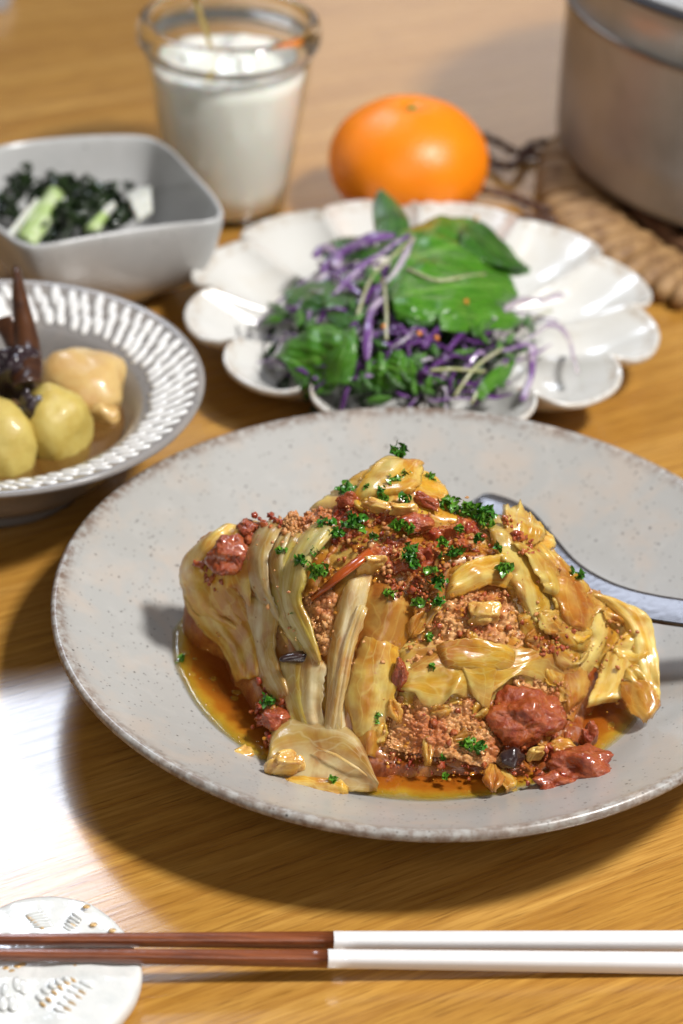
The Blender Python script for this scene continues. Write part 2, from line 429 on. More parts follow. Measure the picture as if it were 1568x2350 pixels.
def mat_tomato(name='tomato_flesh', base=(0.25, 0.036, 0.010), hi=(0.40, 0.100, 0.022)):
    m, nt, b = new_mat(name)
    vec = coords(nt)
    n1 = noise_tex(nt, vec, 1.7, 5, 0.65, 0.4); n2 = noise_tex(nt, vec, 8.0, 4, 0.7)
    c = mix(nt, ramp(nt, n1, [(0.38, 0.0), (0.68, 1.0)]), base, hi)
    c = mix(nt, ramp(nt, n2, [(0.50, 0.0), (0.72, 0.5)]), c, (0.23, 0.022, 0.008))
    nt.links.new(c, b.inputs['Base Color'])
    bump(nt, b, n2, 0.7, 0.07); glint(nt, b, vec, 0.7)
    setp(b, rough=0.38, spec=0.35, coat=0.9, coatr=0.05, sss=0.12, ssss=0.003, sssr=(1.0, 0.25, 0.1))
    return m
TOM = mat_tomato(); PULP = mat_tomato('tomato_pulp', (0.27, 0.028, 0.010), (0.48, 0.14, 0.025))
def simple(name, base, rough=0.3, noise_c=None, scale=2.0, coat=0.0, sss=0.0, bmp=0.0, bscale=8.0, metal=0.0, spec=0.5, lo=0.4, hi=0.7):
    m, nt, b = new_mat(name)
    vec = coords(nt); n1 = noise_tex(nt, vec, scale, 4, 0.6, 0.3)
    c = mix(nt, ramp(nt, n1, [(lo, 0.0), (hi, 1.0)]), base, noise_c or tuple(x * 0.75 for x in base))
    nt.links.new(c, b.inputs['Base Color'])
    if bmp: bump(nt, b, noise_tex(nt, vec, bscale, 3), bmp, 0.05)
    setp(b, rough=rough, coat=coat, coatr=0.08, metal=metal, spec=spec)
    if sss: setp(b, sss=sss, ssss=0.003, sssr=(1.0, 0.8, 0.5))
    return m
ONION = simple('cooked_onion', (0.66, 0.43, 0.12), 0.2, (0.42, 0.17, 0.035), 2.2, 0.6, 0.6, 0.5, 6)
PARS = simple('parsley_green', (0.05, 0.19, 0.014), 0.3, (0.016, 0.085, 0.008), 5.0, 0.2, 0.1)
PARS2 = simple('parsley_bright', (0.11, 0.27, 0.02), 0.3, (0.03, 0.12, 0.01), 4.0, 0.2, 0.1)
BEAD, nt, b = new_mat('oily_glint_bead'); setp(b, base=(.62, .26, .03), rough=.03, alpha=.55, spec=.8)  # glossy material of the beads added for glints
CARROT = simple('cooked_carrot', (0.40, 0.075, 0.008), 0.25, (0.28, 0.035, 0.005), 1.2, 0.4, 0.3, 0.3, 6)
MUSH = simple('dark_mushroom', (0.028, 0.014, 0.014), 0.18, (0.05, 0.022, 0.016), 2, 0.5, 0, 0.3, 6)

A_M = [(930, 1048, 8.4), (850, 1100, 8.0), (760, 1165, 7.4), (690, 1180, 7.0), (620, 1190, 6.6), (540, 1205, 6.1), (480, 1240, 5.5), (440, 1290, 4.7), (432, 1340, 4.0), (440, 1410, 3.1),
       (455, 1460, 2.3), (500, 1560, 2.1), (560, 1640, 2.0), (600, 1740, 1.9), (700, 1800, 1.9), (850, 1830, 1.9), (1000, 1840, 1.9), (1150, 1840, 1.9), (1300, 1810, 1.9), (1400, 1740, 1.9),
       (985, 1090, 8.1), (1030, 1150, 7.9), (1120, 1180, 7.5), (1200, 1215, 7.0), (1260, 1290, 6.3), (1340, 1350, 5.4), (1430, 1400, 4.6), (1480, 1480, 3.7), (1500, 1560, 3.0), (1495, 1650, 2.2),
       (900, 1180, 7.9), (900, 1300, 7.2), (750, 1280, 6.9), (640, 1300, 6.2), (540, 1330, 5.1), (660, 1450, 4.6), (560, 1450, 3.5), (620, 1570, 3.0), (720, 1600, 3.4), (690, 1690, 2.2),
       (800, 1450, 5.3), (830, 1600, 3.8), (850, 1720, 2.4), (1000, 1400, 6.2), (1000, 1480, 5.2), (1000, 1580, 4.1), (980, 1680, 3.0), (1000, 1760, 2.2), (1150, 1300, 6.9), (1150, 1400, 5.9),
       (1150, 1500, 4.8), (1150, 1600, 3.6), (1150, 1700, 2.6), (1280, 1420, 5.1), (1290, 1520, 3.9), (1280, 1620, 2.6), (1380, 1500, 3.6), (1390, 1600, 2.4)]
ZM = rbf(A_M)
LIFT = np.array([0.0, -0.55, 0.84])
def SM(px, py, lift=0.0): return at(px, py, ZM(px, py) - 0.60) + LIFT * lift
cab = thing('stuffed_cabbage', (PC[0], PC[1], plate_z(0)), 'stewed cabbage layered with minced meat, heaped in the middle of the grey bowl', 'stuffed cabbage')
# the mass inside
sil = [(930, 1062), (985, 1100), (1030, 1160), (1120, 1190), (1195, 1225), (1255, 1300), (1330, 1360), (1380, 1420), (1370, 1500), (1335, 1580), (1330, 1680), (1290, 1750), (1150, 1760), (1000, 1750), (850, 1740),
       (720, 1720), (650, 1680), (620, 1600), (585, 1530), (530, 1450), (485, 1380), (475, 1300), (500, 1255), (545, 1215), (620, 1200), (700, 1190), (765, 1175), (850, 1110)]
sil = catmull(sil + [sil[0]], 321)[:-1]
C0 = np.array([930, 1440.0]); v = []; nr = 130; na = len(sil)
Cw = SM(*C0)
for i, s in enumerate(sil):
    for j in range(nr):
        t = j / (nr - 1); p = C0 * (1 - t) + s * t
        P = SM(p[0], p[1], 0)
        l = 0.05 + 0.40 * noise.fractal(Vector(P * .9), 0.8, 2.1, 3) + 0.16 * craggy(P, 2.6) + 0.13 * craggy(P, 5.2) - .18 * t ** 8
        P = P + LIFT * l; v.append(P)
    B = v[-1]; dr = B - Cw; dr[2] = 0; dr /= np.linalg.norm(dr) + 1e-9
    hgt = B[2] - 0.45
    for k in range(1, 9):
        a = k / 8 * math.pi / 2
        v.append((B[0] + dr[0] * math.sin(a) * hgt * 0.28, B[1] + dr[1] * math.sin(a) * hgt * 0.28, 0.45 + hgt * math.cos(a)))
f = grid_faces(na, nr + 8, True)
mesh('meat_filling', v, f, MASS, cab)

def leaf(name, A, B, la, lb, cam_, mat_, S=SM, nu=16, nv=34, rip=0.08, fr=1.2, thick=0.045, parent=None, seed=None, ruf=(0.0, 0.0), folds=0, fold_amp=0.0, jag=0.0, pleat=0.0, tuck=0.0, res=1.0, skew=0, crag=0.0):
    """a leaf between two edge lines drawn on the heap: la, lb lift of the edges, cam_ camber, ruf ruffles of edge A and B, folds = pleats across"""
    seed = rng.random() * 50 if seed is None else seed
    nu = int(nu * res); nv = int(nv * res)
    def lifts(x, n): return catmull([[q] for q in x], n)[:, 0] if not np.isscalar(x) else np.full(n, x)
    a = catmull(A, nv); b = catmull(B, nv); L0 = lifts(la, nv); L1 = lifts(lb, nv); LC = lifts(cam_, nv)
    v = []; uv = []
    for i in range(nu):
        t = i / (nu - 1)
        for j in range(nv):
            s = j / (nv - 1)
            p = a[j] * (1 - t) + b[j] * t
            if jag:
                w = abs(2 * t - 1) ** 4
                d = (b[j] - a[j]); d = d / (np.hypot(*d) + 1e-6) * (1 if t > .5 else -1)
                p = p + d * w * jag * (1.4 * noise.noise(Vector((s * 5 + seed, t * 3, 2))) + noise.noise(Vector((s * 16 + seed, t * 3, 2))))
            l = L0[j] * (1 - t) + L1[j] * t + LC[j] * (4 * t * (1 - t) if skew == 0 else (2.6 * t ** .5 * (1 - t) if skew > 0 else 2.6 * (1 - t) ** .5 * t))
            l += ruf[0] * (1 - t) ** 2 * math.sin(s * 23 + seed + 2 * noise.noise(Vector((s * 4, seed, 0)))) + ruf[1] * t ** 2 * math.sin(s * 19 + seed * 2 + 2 * noise.noise(Vector((s * 4, seed, 9))))
            if folds: l += fold_amp * math.sin(t * math.pi * 2 * folds + 1.5 * noise.noise(Vector((s * 2, seed, 3))) + seed)
            if pleat:
                q = noise.noise(Vector((t * 3.2 + seed, s * 1.3, 5))); r_ = 1 - abs(noise.noise(Vector((t * 6 + seed, s * 2.0, 8)))) * 2
                l += pleat * (q * 2.2 + 0.25 * r_) + pleat * 0.2 * noise.noise(Vector((t * 14 + seed, s * 3.5, 1)))
            if tuck: l -= tuck * (max(0, 1 - s / .12) ** 2 + max(0, (s - .88) / .12) ** 2)
            P = S(p[0], p[1], 0)
            q = Vector(P * fr) + Vector((seed, seed * 2, 0))
            l += rip * 2 * noise.noise(q) + rip * 0.8 * noise.noise(q * 2.3)
            if crag: l += crag * (craggy(P, 2.2) + .8 * craggy(P, 4.5) + .55 * craggy(P, 9.0)) - .5 * max(0, 2.4 * max(abs(t - .5), abs(s - .5)) - 1) 
            v.append(P + LIFT * l); uv.append((t + seed, s))
    return mesh(name, v, grid_faces(nu, nv), mat_, parent, uv=uv, thick=thick)
def CL(A, B, *a, **k):
    A = np.array(A, float); B = np.array(B, float)
    if len(A) == len(B) and k.pop('widen', True): M_ = (A + B) / 2; A = M_ + (A - M_) * 1.28; B = M_ + (B - M_) * 1.28
    a = list(a)
    if np.isscalar(a[2]): a[2] = a[2] * .62
    else: a[2] = [q * .7 for q in a[2]]
    k['rip'] = k.get('rip', .08) * .6
    k.setdefault('pleat', 0.035); k.setdefault('tuck', 0.25); k.setdefault('res', 1.5); k.setdefault('jag', 4); k.setdefault('skew', rng.choice((1, -1, 1, 0)))
    return leaf('cabbage_leaf', A, B, *a, parent=cab, **k)
# --- under layers
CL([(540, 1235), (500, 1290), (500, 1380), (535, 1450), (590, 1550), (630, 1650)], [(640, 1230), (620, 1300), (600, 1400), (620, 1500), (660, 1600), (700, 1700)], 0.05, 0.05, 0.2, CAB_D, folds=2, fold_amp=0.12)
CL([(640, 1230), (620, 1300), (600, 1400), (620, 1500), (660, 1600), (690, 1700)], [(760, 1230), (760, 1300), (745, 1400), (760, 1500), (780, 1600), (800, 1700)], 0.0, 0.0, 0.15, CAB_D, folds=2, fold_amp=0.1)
CL([(700, 1215), (660, 1300), (650, 1400), (690, 1500), (720, 1600), (730, 1690)], [(1000, 1340), (960, 1400), (930, 1470), (895, 1560), (880, 1640), (850, 1740)], 0.0, 0.05, 0.22, CAB_R, folds=4, fold_amp=0.12, nu=44, nv=50, rip=.12, res=1, skew=0)
CL([(1140, 1200), (1150, 1270), (1180, 1340), (1215, 1420), (1230, 1500), (1240, 1560)], [(1240, 1240), (1290, 1310), (1370, 1380), (1400, 1440), (1380, 1500), (1340, 1570)], 0.15, 0.15, 0.15, CAB_Y, folds=3, fold_amp=0.16, nu=40, nv=50, rip=.14, res=1, skew=0, ruf=(.1, .1), jag=9)
CL([(905, 1500), (960, 1480), (1040, 1485), (1120, 1480), (1220, 1480), (1330, 1470)], [(910, 1600), (960, 1615), (1040, 1605), (1110, 1620), (1200, 1590), (1330, 1580)], 0.1, 0.25, 0.15, CAB_Y, folds=2, fold_amp=0.1, nu=30, nv=60, rip=.13, res=1, skew=0, ruf=(0, .15), jag=10)
# --- left side, from the outside in
CL([(508, 1212), (440, 1290), (436, 1350), (470, 1415), (545, 1455)], [(610, 1200), (570, 1260), (560, 1330), (565, 1400), (570, 1450)], 0.30, 0.25, 0.35, CAB_Y, ruf=(0.10, 0), folds=2.5, fold_amp=0.10, jag=6)
CL([(436, 1330), (442, 1390), (480, 1450), (520, 1490), (550, 1560)], [(530, 1340), (550, 1400), (570, 1450), (590, 1500), (600, 1560)], 0.1, 0.35, 0.25, CAB_Y, folds=2, fold_amp=0.09)
CL([(565, 1370), (572, 1440), (580, 1500), (600, 1560), (640, 1620)], [(640, 1390), (630, 1440), (625, 1500), (640, 1550), (665, 1610)], 0.25, 0.35, 0.35, CAB_P, rip=0.05)
CL([(600, 1205), (570, 1290), (590, 1370), (615, 1410), (635, 1440)], [(645, 1215), (612, 1290), (615, 1360), (632, 1400), (645, 1430)], 0.30, 0.55, 0.35, CAB_P, rip=0.04, nu=12)
CL([(650, 1225), (622, 1290), (628, 1350), (640, 1400), (655, 1440)], [(668, 1235), (650, 1290), (650, 1350), (655, 1400), (665, 1440)], 0.35, 0.6, 0.2, CAB_P, rip=0.03, nu=9)
CL([(672, 1232), (636, 1310), (632, 1380), (652, 1450), (690, 1500)], [(715, 1235), (672, 1300), (660, 1370), (675, 1430), (700, 1480)], 0.35, 0.55, 0.25, CAB_G, rip=0.04, nu=12)
CL([(725, 1212), (672, 1290), (655, 1350), (655, 1410), (690, 1480), (733, 1545)], [(765, 1235), (708, 1310), (695, 1360), (688, 1405), (712, 1462), (736, 1530)], 0.60, 0.75, 0.35, CAB_G, rip=0.04, nu=14, nv=44)
CL([(650, 1520), (655, 1580), (668, 1640), (690, 1700)], [(700, 1520), (700, 1580), (705, 1640), (722, 1690)], 0.35, 0.4, 0.3, CAB_G, rip=0.04, nu=10)
CL([(695, 1490), (690, 1560), (690, 1630), (700, 1680)], [(745, 1530), (738, 1580), (735, 1630), (738, 1690)], 0.35, 0.5, 0.35, CAB_P, rip=0.04, nu=12)
CL([(722, 1400), (735, 1470), (745, 1550), (750, 1650)], [(790, 1380), (772, 1450), (765, 1540), (765, 1650)], 0.05, 0.2, 0.2, CAB_R, rip=0.05, nu=10)
# --- middle
CL([(800, 1345), (775, 1440), (760, 1540), (750, 1660), (745, 1700)], [(850, 1330), (820, 1440), (800, 1530), (785, 1620), (790, 1700)], 0.45, 0.5, 0.35, CAB_P, rip=0.04, nu=14)
CL([(825, 1400), (792, 1500), (772, 1600), (755, 1690)], [(842, 1410), (812, 1500), (790, 1600), (778, 1690)], 0.75, 0.75, 0.10, CAB_P, rip=0.02, nu=7)
CL([(822, 1330), (800, 1440), (785, 1560), (790, 1660), (815, 1740)], [(950, 1375), (930, 1450), (890, 1530), (880, 1640), (860, 1740)], 0.30, 0.22, 0.45, CAB_R, folds=1.5, fold_amp=0.08, nv=44, nu=22)
CL([(850, 1460), (820, 1540), (808, 1620), (820, 1700)], [(905, 1480), (900, 1560), (888, 1620), (865, 1700)], 0.55, 0.40, 0.35, CAB_Y, folds=1, fold_amp=0.05, jag=5)
# --- apex
CL([(905, 1052), (850, 1095), (800, 1130), (750, 1170)], [(985, 1090), (1000, 1120), (1010, 1160), (1020, 1210)], [0.15, 0.15, 0.1, 0.0], 0.1, [0.35, 0.7, 0.6, 0.2], CAB_Y, rip=0.12, nu=26, nv=30, ruf=(0.05, 0.08), jag=8)
CL([(890, 1065), (850, 1110), (820, 1160)], [(960, 1075), (950, 1120), (930, 1150)], 0.55, 0.65, 0.35, CAB_Y, rip=0.10, nu=18, nv=20, jag=6)
CL([(700, 1195), (760, 1185), (850, 1180), (950, 1190), (1050, 1200), (1150, 1235)], [(700, 1260), (780, 1300), (850, 1330), (950, 1345), (1050, 1370), (1160, 1340)], 0.1, 0.1, 0.2, CAB_R, rip=0.15, nu=26, nv=40)
# yellow band above the upper meat layer
CL([(1030, 1335), (1070, 1310), (1110, 1295), (1150, 1290), (1185, 1300)], [(1020, 1378), (1060, 1368), (1100, 1352), (1140, 1345), (1190, 1360)], 0.35, 0.30, 0.40, CAB_Y, rip=0.10, nv=30, folds=1, fold_amp=0.05)
CL([(1140, 1192), (1135, 1250), (1165, 1310), (1190, 1380), (1228, 1440)], [(1215, 1215), (1225, 1270), (1240, 1340), (1250, 1400), (1240, 1440)], 0.45, 0.35, 0.40, CAB_Y, rip=0.10, nv=40, nu=22, ruf=(0.16, 0.06), jag=7)
CL([(1150, 1185), (1185, 1188), (1215, 1205), (1250, 1240)], [(1145, 1245), (1180, 1262), (1215, 1262), (1245, 1252)], 0.75, 0.55, 0.30, CAB_Y, rip=0.12, ruf=(0.1, 0.12), jag=10)
CL([(1165, 1265), (1200, 1290), (1230, 1340), (1250, 1375)], [(1180, 1258), (1235, 1290), (1270, 1330), (1290, 1390)], 0.85, 0.60, 0.25, CAB_Y, rip=0.07, nv=30, ruf=(0.1, 0))
CL([(1225, 1240), (1250, 1290), (1270, 1350), (1310, 1430)], [(1280, 1290), (1310, 1320), (1350, 1370), (1350, 1430)], 0.30, 0.20, 0.40, CAB_Y, rip=0.10, nv=34, nu=20, jag=5)
CL([(1265, 1335), (1275, 1380), (1300, 1440), (1330, 1460)], [(1330, 1345), (1345, 1390), (1352, 1430), (1340, 1460)], 0.65, 0.45, 0.35, CAB_R, rip=0.09, ruf=(0.05, 0.08), jag=6)
CL([(1240, 1420), (1260, 1450), (1290, 1480), (1310, 1500)], [(1300, 1400), (1320, 1430), (1345, 1460), (1340, 1500)], 0.5, 0.4, 0.3, CAB_Y, rip=0.08, ruf=(0.0, 0.08))
CL([(1258, 1480), (1290, 1500), (1330, 1530), (1350, 1500)], [(1265, 1530), (1290, 1545), (1320, 1540), (1345, 1510)], 0.5, 0.5, 0.35, CAB_Y, rip=0.06)
# big leaf at the right, standing off the heap
CL([(1290, 1360), (1310, 1420), (1335, 1500), (1390, 1545)], [(1360, 1372), (1410, 1400), (1440, 1470), (1400, 1540)], 0.15, 0.15, -0.15, CAB_Y, rip=0.08, nv=30, nu=20)
CL([(1340, 1365), (1400, 1400), (1435, 1440), (1450, 1500), (1462, 1570), (1460, 1630)], [(1420, 1385), (1475, 1430), (1495, 1500), (1502, 1570), (1500, 1620), (1478, 1660)], 0.35, 0.45, 0.30, CAB_Y, rip=0.07, nv=44, nu=16, ruf=(0.04, 0.07), jag=6)
CL([(1400, 1500), (1385, 1545), (1368, 1590), (1350, 1625)], [(1450, 1505), (1440, 1560), (1430, 1600), (1405, 1615)], 0.35, 0.45, 0.25, CAB_Y, rip=0.05)
CL([(1425, 1575), (1430, 1610), (1450, 1645), (1475, 1665)], [(1470, 1570), (1490, 1600), (1500, 1630), (1490, 1655)], 0.60, 0.5, 0.30, CAB_R, rip=0.06)
# ruffled layer between the two meat layers
CL([(905, 1570), (960, 1530), (1030, 1500), (1100, 1500), (1200, 1500), (1290, 1490), (1335, 1500)], [(905, 1590), (955, 1605), (1000, 1620), (1050, 1600), (1120, 1600), (1200, 1560), (1310, 1600)], 0.25, 0.55, 0.40, CAB_Y, rip=0.10, nu=20, nv=60, ruf=(0.05, 0.20), jag=9)
CL([(1030, 1495), (1090, 1510), (1150, 1520)], [(1070, 1590), (1110, 1625), (1130, 1600)], 0.55, 0.60, 0.25, CAB_Y, rip=0.08, nv=24, jag=8)
CL([(1000, 1500), (1060, 1490), (1120, 1495), (1180, 1510)], [(1010, 1540), (1060, 1545), (1120, 1550), (1180, 1545)], 0.7, 0.6, 0.25, CAB_Y, rip=0.08, nv=28)
CL([(1240, 1530), (1270, 1560), (1290, 1600), (1300, 1640)], [(1320, 1530), (1340, 1560), (1335, 1600), (1315, 1625)], 0.35, 0.25, 0.30, CAB_R, rip=0.08, jag=6)
CL([(1160, 1560), (1220, 1565), (1280, 1580), (1335, 1600)], [(1165, 1620), (1220, 1630), (1280, 1640), (1320, 1650)], 0.05, 0.05, 0.2, CAB_R, rip=0.08)
# leaf lying in the broth at the front
CL([(615, 1745), (630, 1690), (690, 1665), (760, 1672), (820, 1705), (868, 1805)], [(610, 1770), (660, 1790), (720, 1800), (770, 1800), (820, 1805), (866, 1812)], 0.1, 0.05, 1.05, CAB_P, rip=0.05, nv=40, nu=20)
CL([(625, 1790), (680, 1790), (740, 1790), (800, 1810)], [(640, 1810), (700, 1828), (760, 1832), (800, 1825)], 0.25, 0.1, 0.3, CAB_Y, rip=0.12, nv=30, jag=12)
CL([(1130, 1775), (1150, 1800), (1165, 1815)], [(1150, 1765), (1175, 1790), (1180, 1808)], 0.2, 0.2, 0.15, CAB_Y, rip=0.05, nu=8, nv=12)
v, f = tube([SM(726, 1735, .95), SM(770, 1752, .95), SM(820, 1778, .7), SM(862, 1803, .35)], [0.03, 0.05, 0.045, 0.02], 6)
mesh('leaf_rib', v, f, CAB_P, cab)

# torn leaf scraps stewed into the heap
def scrap(x, y, L, Wd, ang, lift, m_):
    ca, sa = math.cos(ang), math.sin(ang)
    A = []; B = []; Wd *= 1.35
    for t in (-1, -.4, .3, 1):
        w = Wd * (1 - .75 * abs(t) ** 2) * rng.uniform(.7, 1.2)
        A.append((x + ca * L * t - sa * w, y + sa * L * t + ca * w)); B.append((x + ca * L * t + sa * w, y + sa * L * t - ca * w))
    CL(A, B, lift, lift * .8, rng.uniform(.02, .14), m_, nu=9, nv=14, rip=.09, jag=5, tuck=.2, pleat=.12)
SCR = [(x, y) for x, y in [(480, 1260), (500, 1400), (560, 1480), (590, 1590), (640, 1650), (700, 1560), (620, 1250), (770, 1500), (760, 1600), (730, 1450), (860, 1350), (900, 1420), (840, 1560), (930, 1500), (870, 1700), (830, 1650), (1090, 1330), (1200, 1300), (1260, 1440), (1290, 1390), (1320, 1470), (1230, 1480),
       (1270, 1560), (1300, 1600), (1180, 1540), (1240, 1250), (1290, 1330), (1350, 1400), (1400, 1430), (1440, 1500), (1080, 1490), (1000, 1560), (860, 1120), (950, 1110), (1000, 1180), (1020, 1140), (820, 1150), (560, 1700), (700, 1720), (800, 1760), (1060, 1330), (660, 1290), (545, 1410), (1395, 1560), (1460, 1560)]]
for x, y in [q for i, q in enumerate(SCR) if q[0] > 1050 or i % 4 == 0]:
    scrap(x + rng.uniform(-8, 8), y + rng.uniform(-8, 8), rng.uniform(24, 44), rng.uniform(11, 22), (1.35 if x < 900 else .5) + rng.uniform(-.5, .5), rng.uniform(.12, .38) if x < 1150 else rng.uniform(.3, .6), rng.choice([CAB_Y, CAB_Y, CAB_R, CAB_R, CAB_P, CAB_D]))
for x, y, m_ in ((870, 1690, CAB_Y), (905, 1640, CAB_R), (1010, 1640, CAB_R), (1060, 1700, CAB_R), (1100, 1640, CAB_Y), (980, 1730, CAB_R), (1215, 1395, CAB_Y), (1080, 1480, CAB_R), (960, 1440, CAB_R), (1240, 1700, CAB_R), (1290, 1720, CAB_R), (1130, 1790, CAB_R)):
    scrap(x, y, rng.uniform(20, 34), rng.uniform(8, 13), rng.uniform(0, 3.1), rng.uniform(.35, .5), m_)
def meat_sheet(A, B, lift, camb):
    leaf('minced_meat', A, B, lift, lift, camb, MEAT, parent=cab, nu=110, nv=110, rip=.12, fr=1.3, thick=.08, jag=14, crag=.25)
meat_sheet([(930, 1570), (905, 1500), (960, 1420), (1030, 1365)], [(1130, 1520), (1225, 1500), (1245, 1430), (1200, 1345)], .12, .18)
meat_sheet([(865, 1715), (880, 1660), (900, 1600)], [(1130, 1770), (1150, 1700), (1135, 1610)], .12, .35)
meat_sheet([(1165, 1640), (1175, 1600), (1180, 1550)], [(1310, 1650), (1325, 1610), (1310, 1555)], .15, .15)
meat_sheet([(705, 1360), (700, 1420), (715, 1500)], [(765, 1360), (765, 1430), (755, 1510)], .32, .1)
meat_sheet([(640, 1195), (700, 1185), (765, 1175)], [(650, 1262), (700, 1250), (750, 1240)], .25, .15)
# crumbly minced meat
def rotm(a, b, c): return Matrix.Rotation(a, 3, 'X') @ Matrix.Rotation(b, 3, 'Y') @ Matrix.Rotation(c, 3, 'Z')
def crumbs(zone, n, rmin, rmax, lift=(0.0, 0.25), mat_=MEAT, name='minced_meat', sub=2, parent=None, S=SM):
    Zc = np.array(zone, float); acc = Acc(); k = 0
    lo, hi_ = Zc.min(0), Zc.max(0)
    def inside(x, y):
        c = False; j = len(Zc) - 1
        for i in range(len(Zc)):
            if (Zc[i][1] > y) != (Zc[j][1] > y) and x < (Zc[j][0] - Zc[i][0]) * (y - Zc[i][1]) / (Zc[j][1] - Zc[i][1]) + Zc[i][0]: c = not c
            j = i
        return c
    while k < n:
        x, y = rng.uniform(lo[0], hi_[0]), rng.uniform(lo[1], hi_[1])
        if not inside(x + 26 * noise.noise(Vector((x / 22, y / 22, 1))), y + 26 * noise.noise(Vector((x / 22, y / 22, 7)))): continue
        k += 1
        bigc = noise.noise(Vector((x / 28, y / 28, 3)))
        P = S(x, y, rng.uniform(*lift) + 0.30 * bigc + 0.12 * noise.noise(Vector((x / 9, y / 9, 8))))
        r_ = rmin + (rmax - rmin) * rng.random() ** 3.0
        v, f = blob(P, r_, 2 if r_ > .10 else 1, 0.42, 1.3, rng.random() * 90, (rng.uniform(.6, 1.5), rng.uniform(.7, 1.1), rng.uniform(.6, 1.1)), fine=.25 if r_ > .11 else 0, rotm=rotm(rng.uniform(0, 6), rng.uniform(0, 6), rng.uniform(0, 6)))
        acc.add(v, f)
    o = mesh(name, acc.v, acc.f, mat_, parent); o['kind'] = 'stuff'; return o
crumbs([(1030, 1375), (1090, 1362), (1170, 1350), (1205, 1400), (1240, 1450), (1210, 1490), (1120, 1500), (1040, 1495), (930, 1560), (905, 1540), (950, 1470), (985, 1400)], 380, 0.02, 0.10, (0.10, 0.30), parent=cab)
crumbs([(905, 1610), (960, 1610), (1000, 1625), (1060, 1600), (1120, 1620), (1130, 1690), (1110, 1750), (1000, 1762), (880, 1745), (862, 1720), (880, 1650)], 380, 0.02, 0.11, (0.10, 0.42), parent=cab)
crumbs([(1180, 1560), (1290, 1560), (1310, 1600), (1290, 1640), (1200, 1640)], 400, 0.04, 0.14, (0.05, 0.4), parent=cab)
crumbs([(705, 1370), (745, 1370), (752, 1450), (735, 1500), (712, 1440)], 260, 0.04, 0.12, (0.2, 0.55), parent=cab)
crumbs([(640, 1205), (760, 1180), (740, 1225), (660, 1250)], 380, 0.04, 0.13, (0.2, 0.55), parent=cab)
crumbs([(850, 1290), (960, 1330), (1010, 1370), (960, 1390), (880, 1360)], 160, 0.035, 0.12, (0.1, 0.4), parent=cab)
crumbs([(800, 1500), (870, 1470), (900, 1560), (850, 1600)], 26, 0.05, 0.12, (0.5, 0.7), parent=cab)
# tomato pulp smeared over the top and the sides
crumbs([(770, 1160), (860, 1120), (940, 1150), (1020, 1190), (1110, 1200), (1140, 1250), (1090, 1300), (1000, 1330), (900, 1320), (800, 1300), (745, 1270), (760, 1210)], 420, 0.03, 0.15, (0.05, 0.42), PULP, 'tomato_pulp', parent=cab)
crumbs([(780, 1180), (860, 1140), (1020, 1190), (1110, 1210), (1140, 1260), (1080, 1310), (900, 1330), (790, 1290)], 130, 0.03, 0.13, (0.25, 0.5), MEAT, parent=cab)
for A_, B_, m_ in (([(760, 1175), (800, 1150), (860, 1140), (930, 1165)], [(745, 1250), (800, 1255), (870, 1250), (930, 1235)], PULP), ([(900, 1180), (960, 1175), (1040, 1190), (1115, 1210)], [(900, 1260), (960, 1275), (1050, 1280), (1130, 1265)], PULP), ([(800, 1240), (870, 1235), (960, 1255), (1050, 1270)], [(810, 1310), (880, 1325), (960, 1335), (1040, 1320)], TOM),
                   ([(1160, 1200), (1190, 1225), (1210, 1260), (1225, 1310)], [(1185, 1195), (1225, 1230), (1240, 1270), (1245, 1310)], PULP), ([(890, 1330), (930, 1345), (960, 1350)], [(880, 1385), (920, 1395), (965, 1385)], PULP), ([(1140, 1600), (1200, 1590), (1270, 1610)], [(1150, 1700), (1210, 1720), (1290, 1710)], TOM)):
    leaf('tomato_pulp', A_, B_, .12, .12, .22, m_, parent=cab, nu=90, nv=110, rip=.20, fr=1.9, thick=.08, jag=16, tuck=.3, crag=.13)
crumbs([(1150, 1205), (1195, 1220), (1230, 1300), (1215, 1310), (1180, 1260)], 60, 0.06, 0.15, (0.7, 0.95), PULP, 'tomato_pulp', parent=cab)
crumbs([(560, 1200), (640, 1190), (645, 1240), (560, 1300)], 50, 0.08, 0.18, (0.35, 0.6), PULP, 'tomato_pulp', parent=cab)
crumbs([(436, 1310), (520, 1300), (510, 1370), (445, 1350)], 60, 0.07, 0.15, (0.35, 0.6), PULP, 'tomato_pulp', parent=cab)
crumbs([(880, 1330), (1000, 1340), (980, 1385), (890, 1380)], 40, 0.06, 0.15, (0.35, 0.6), PULP, 'tomato_pulp', parent=cab)
crumbs([(1260, 1430), (1330, 1420), (1320, 1500), (1200, 1520)], 60, 0.06, 0.14, (0.45, 0.65), PULP, 'tomato_pulp', parent=cab)
crumbs([(570, 1600), (660, 1560), (700, 1690), (600, 1720)], 70, 0.08, 0.2, (0.0, 0.3), PULP, 'tomato_pulp', parent=cab)
crumbs([(890, 1720), (1120, 1740), (1240, 1770), (1100, 1785), (900, 1775)], 90, 0.03, 0.09, (-0.05, 0.08), PULP, 'tomato_pulp', parent=cab)

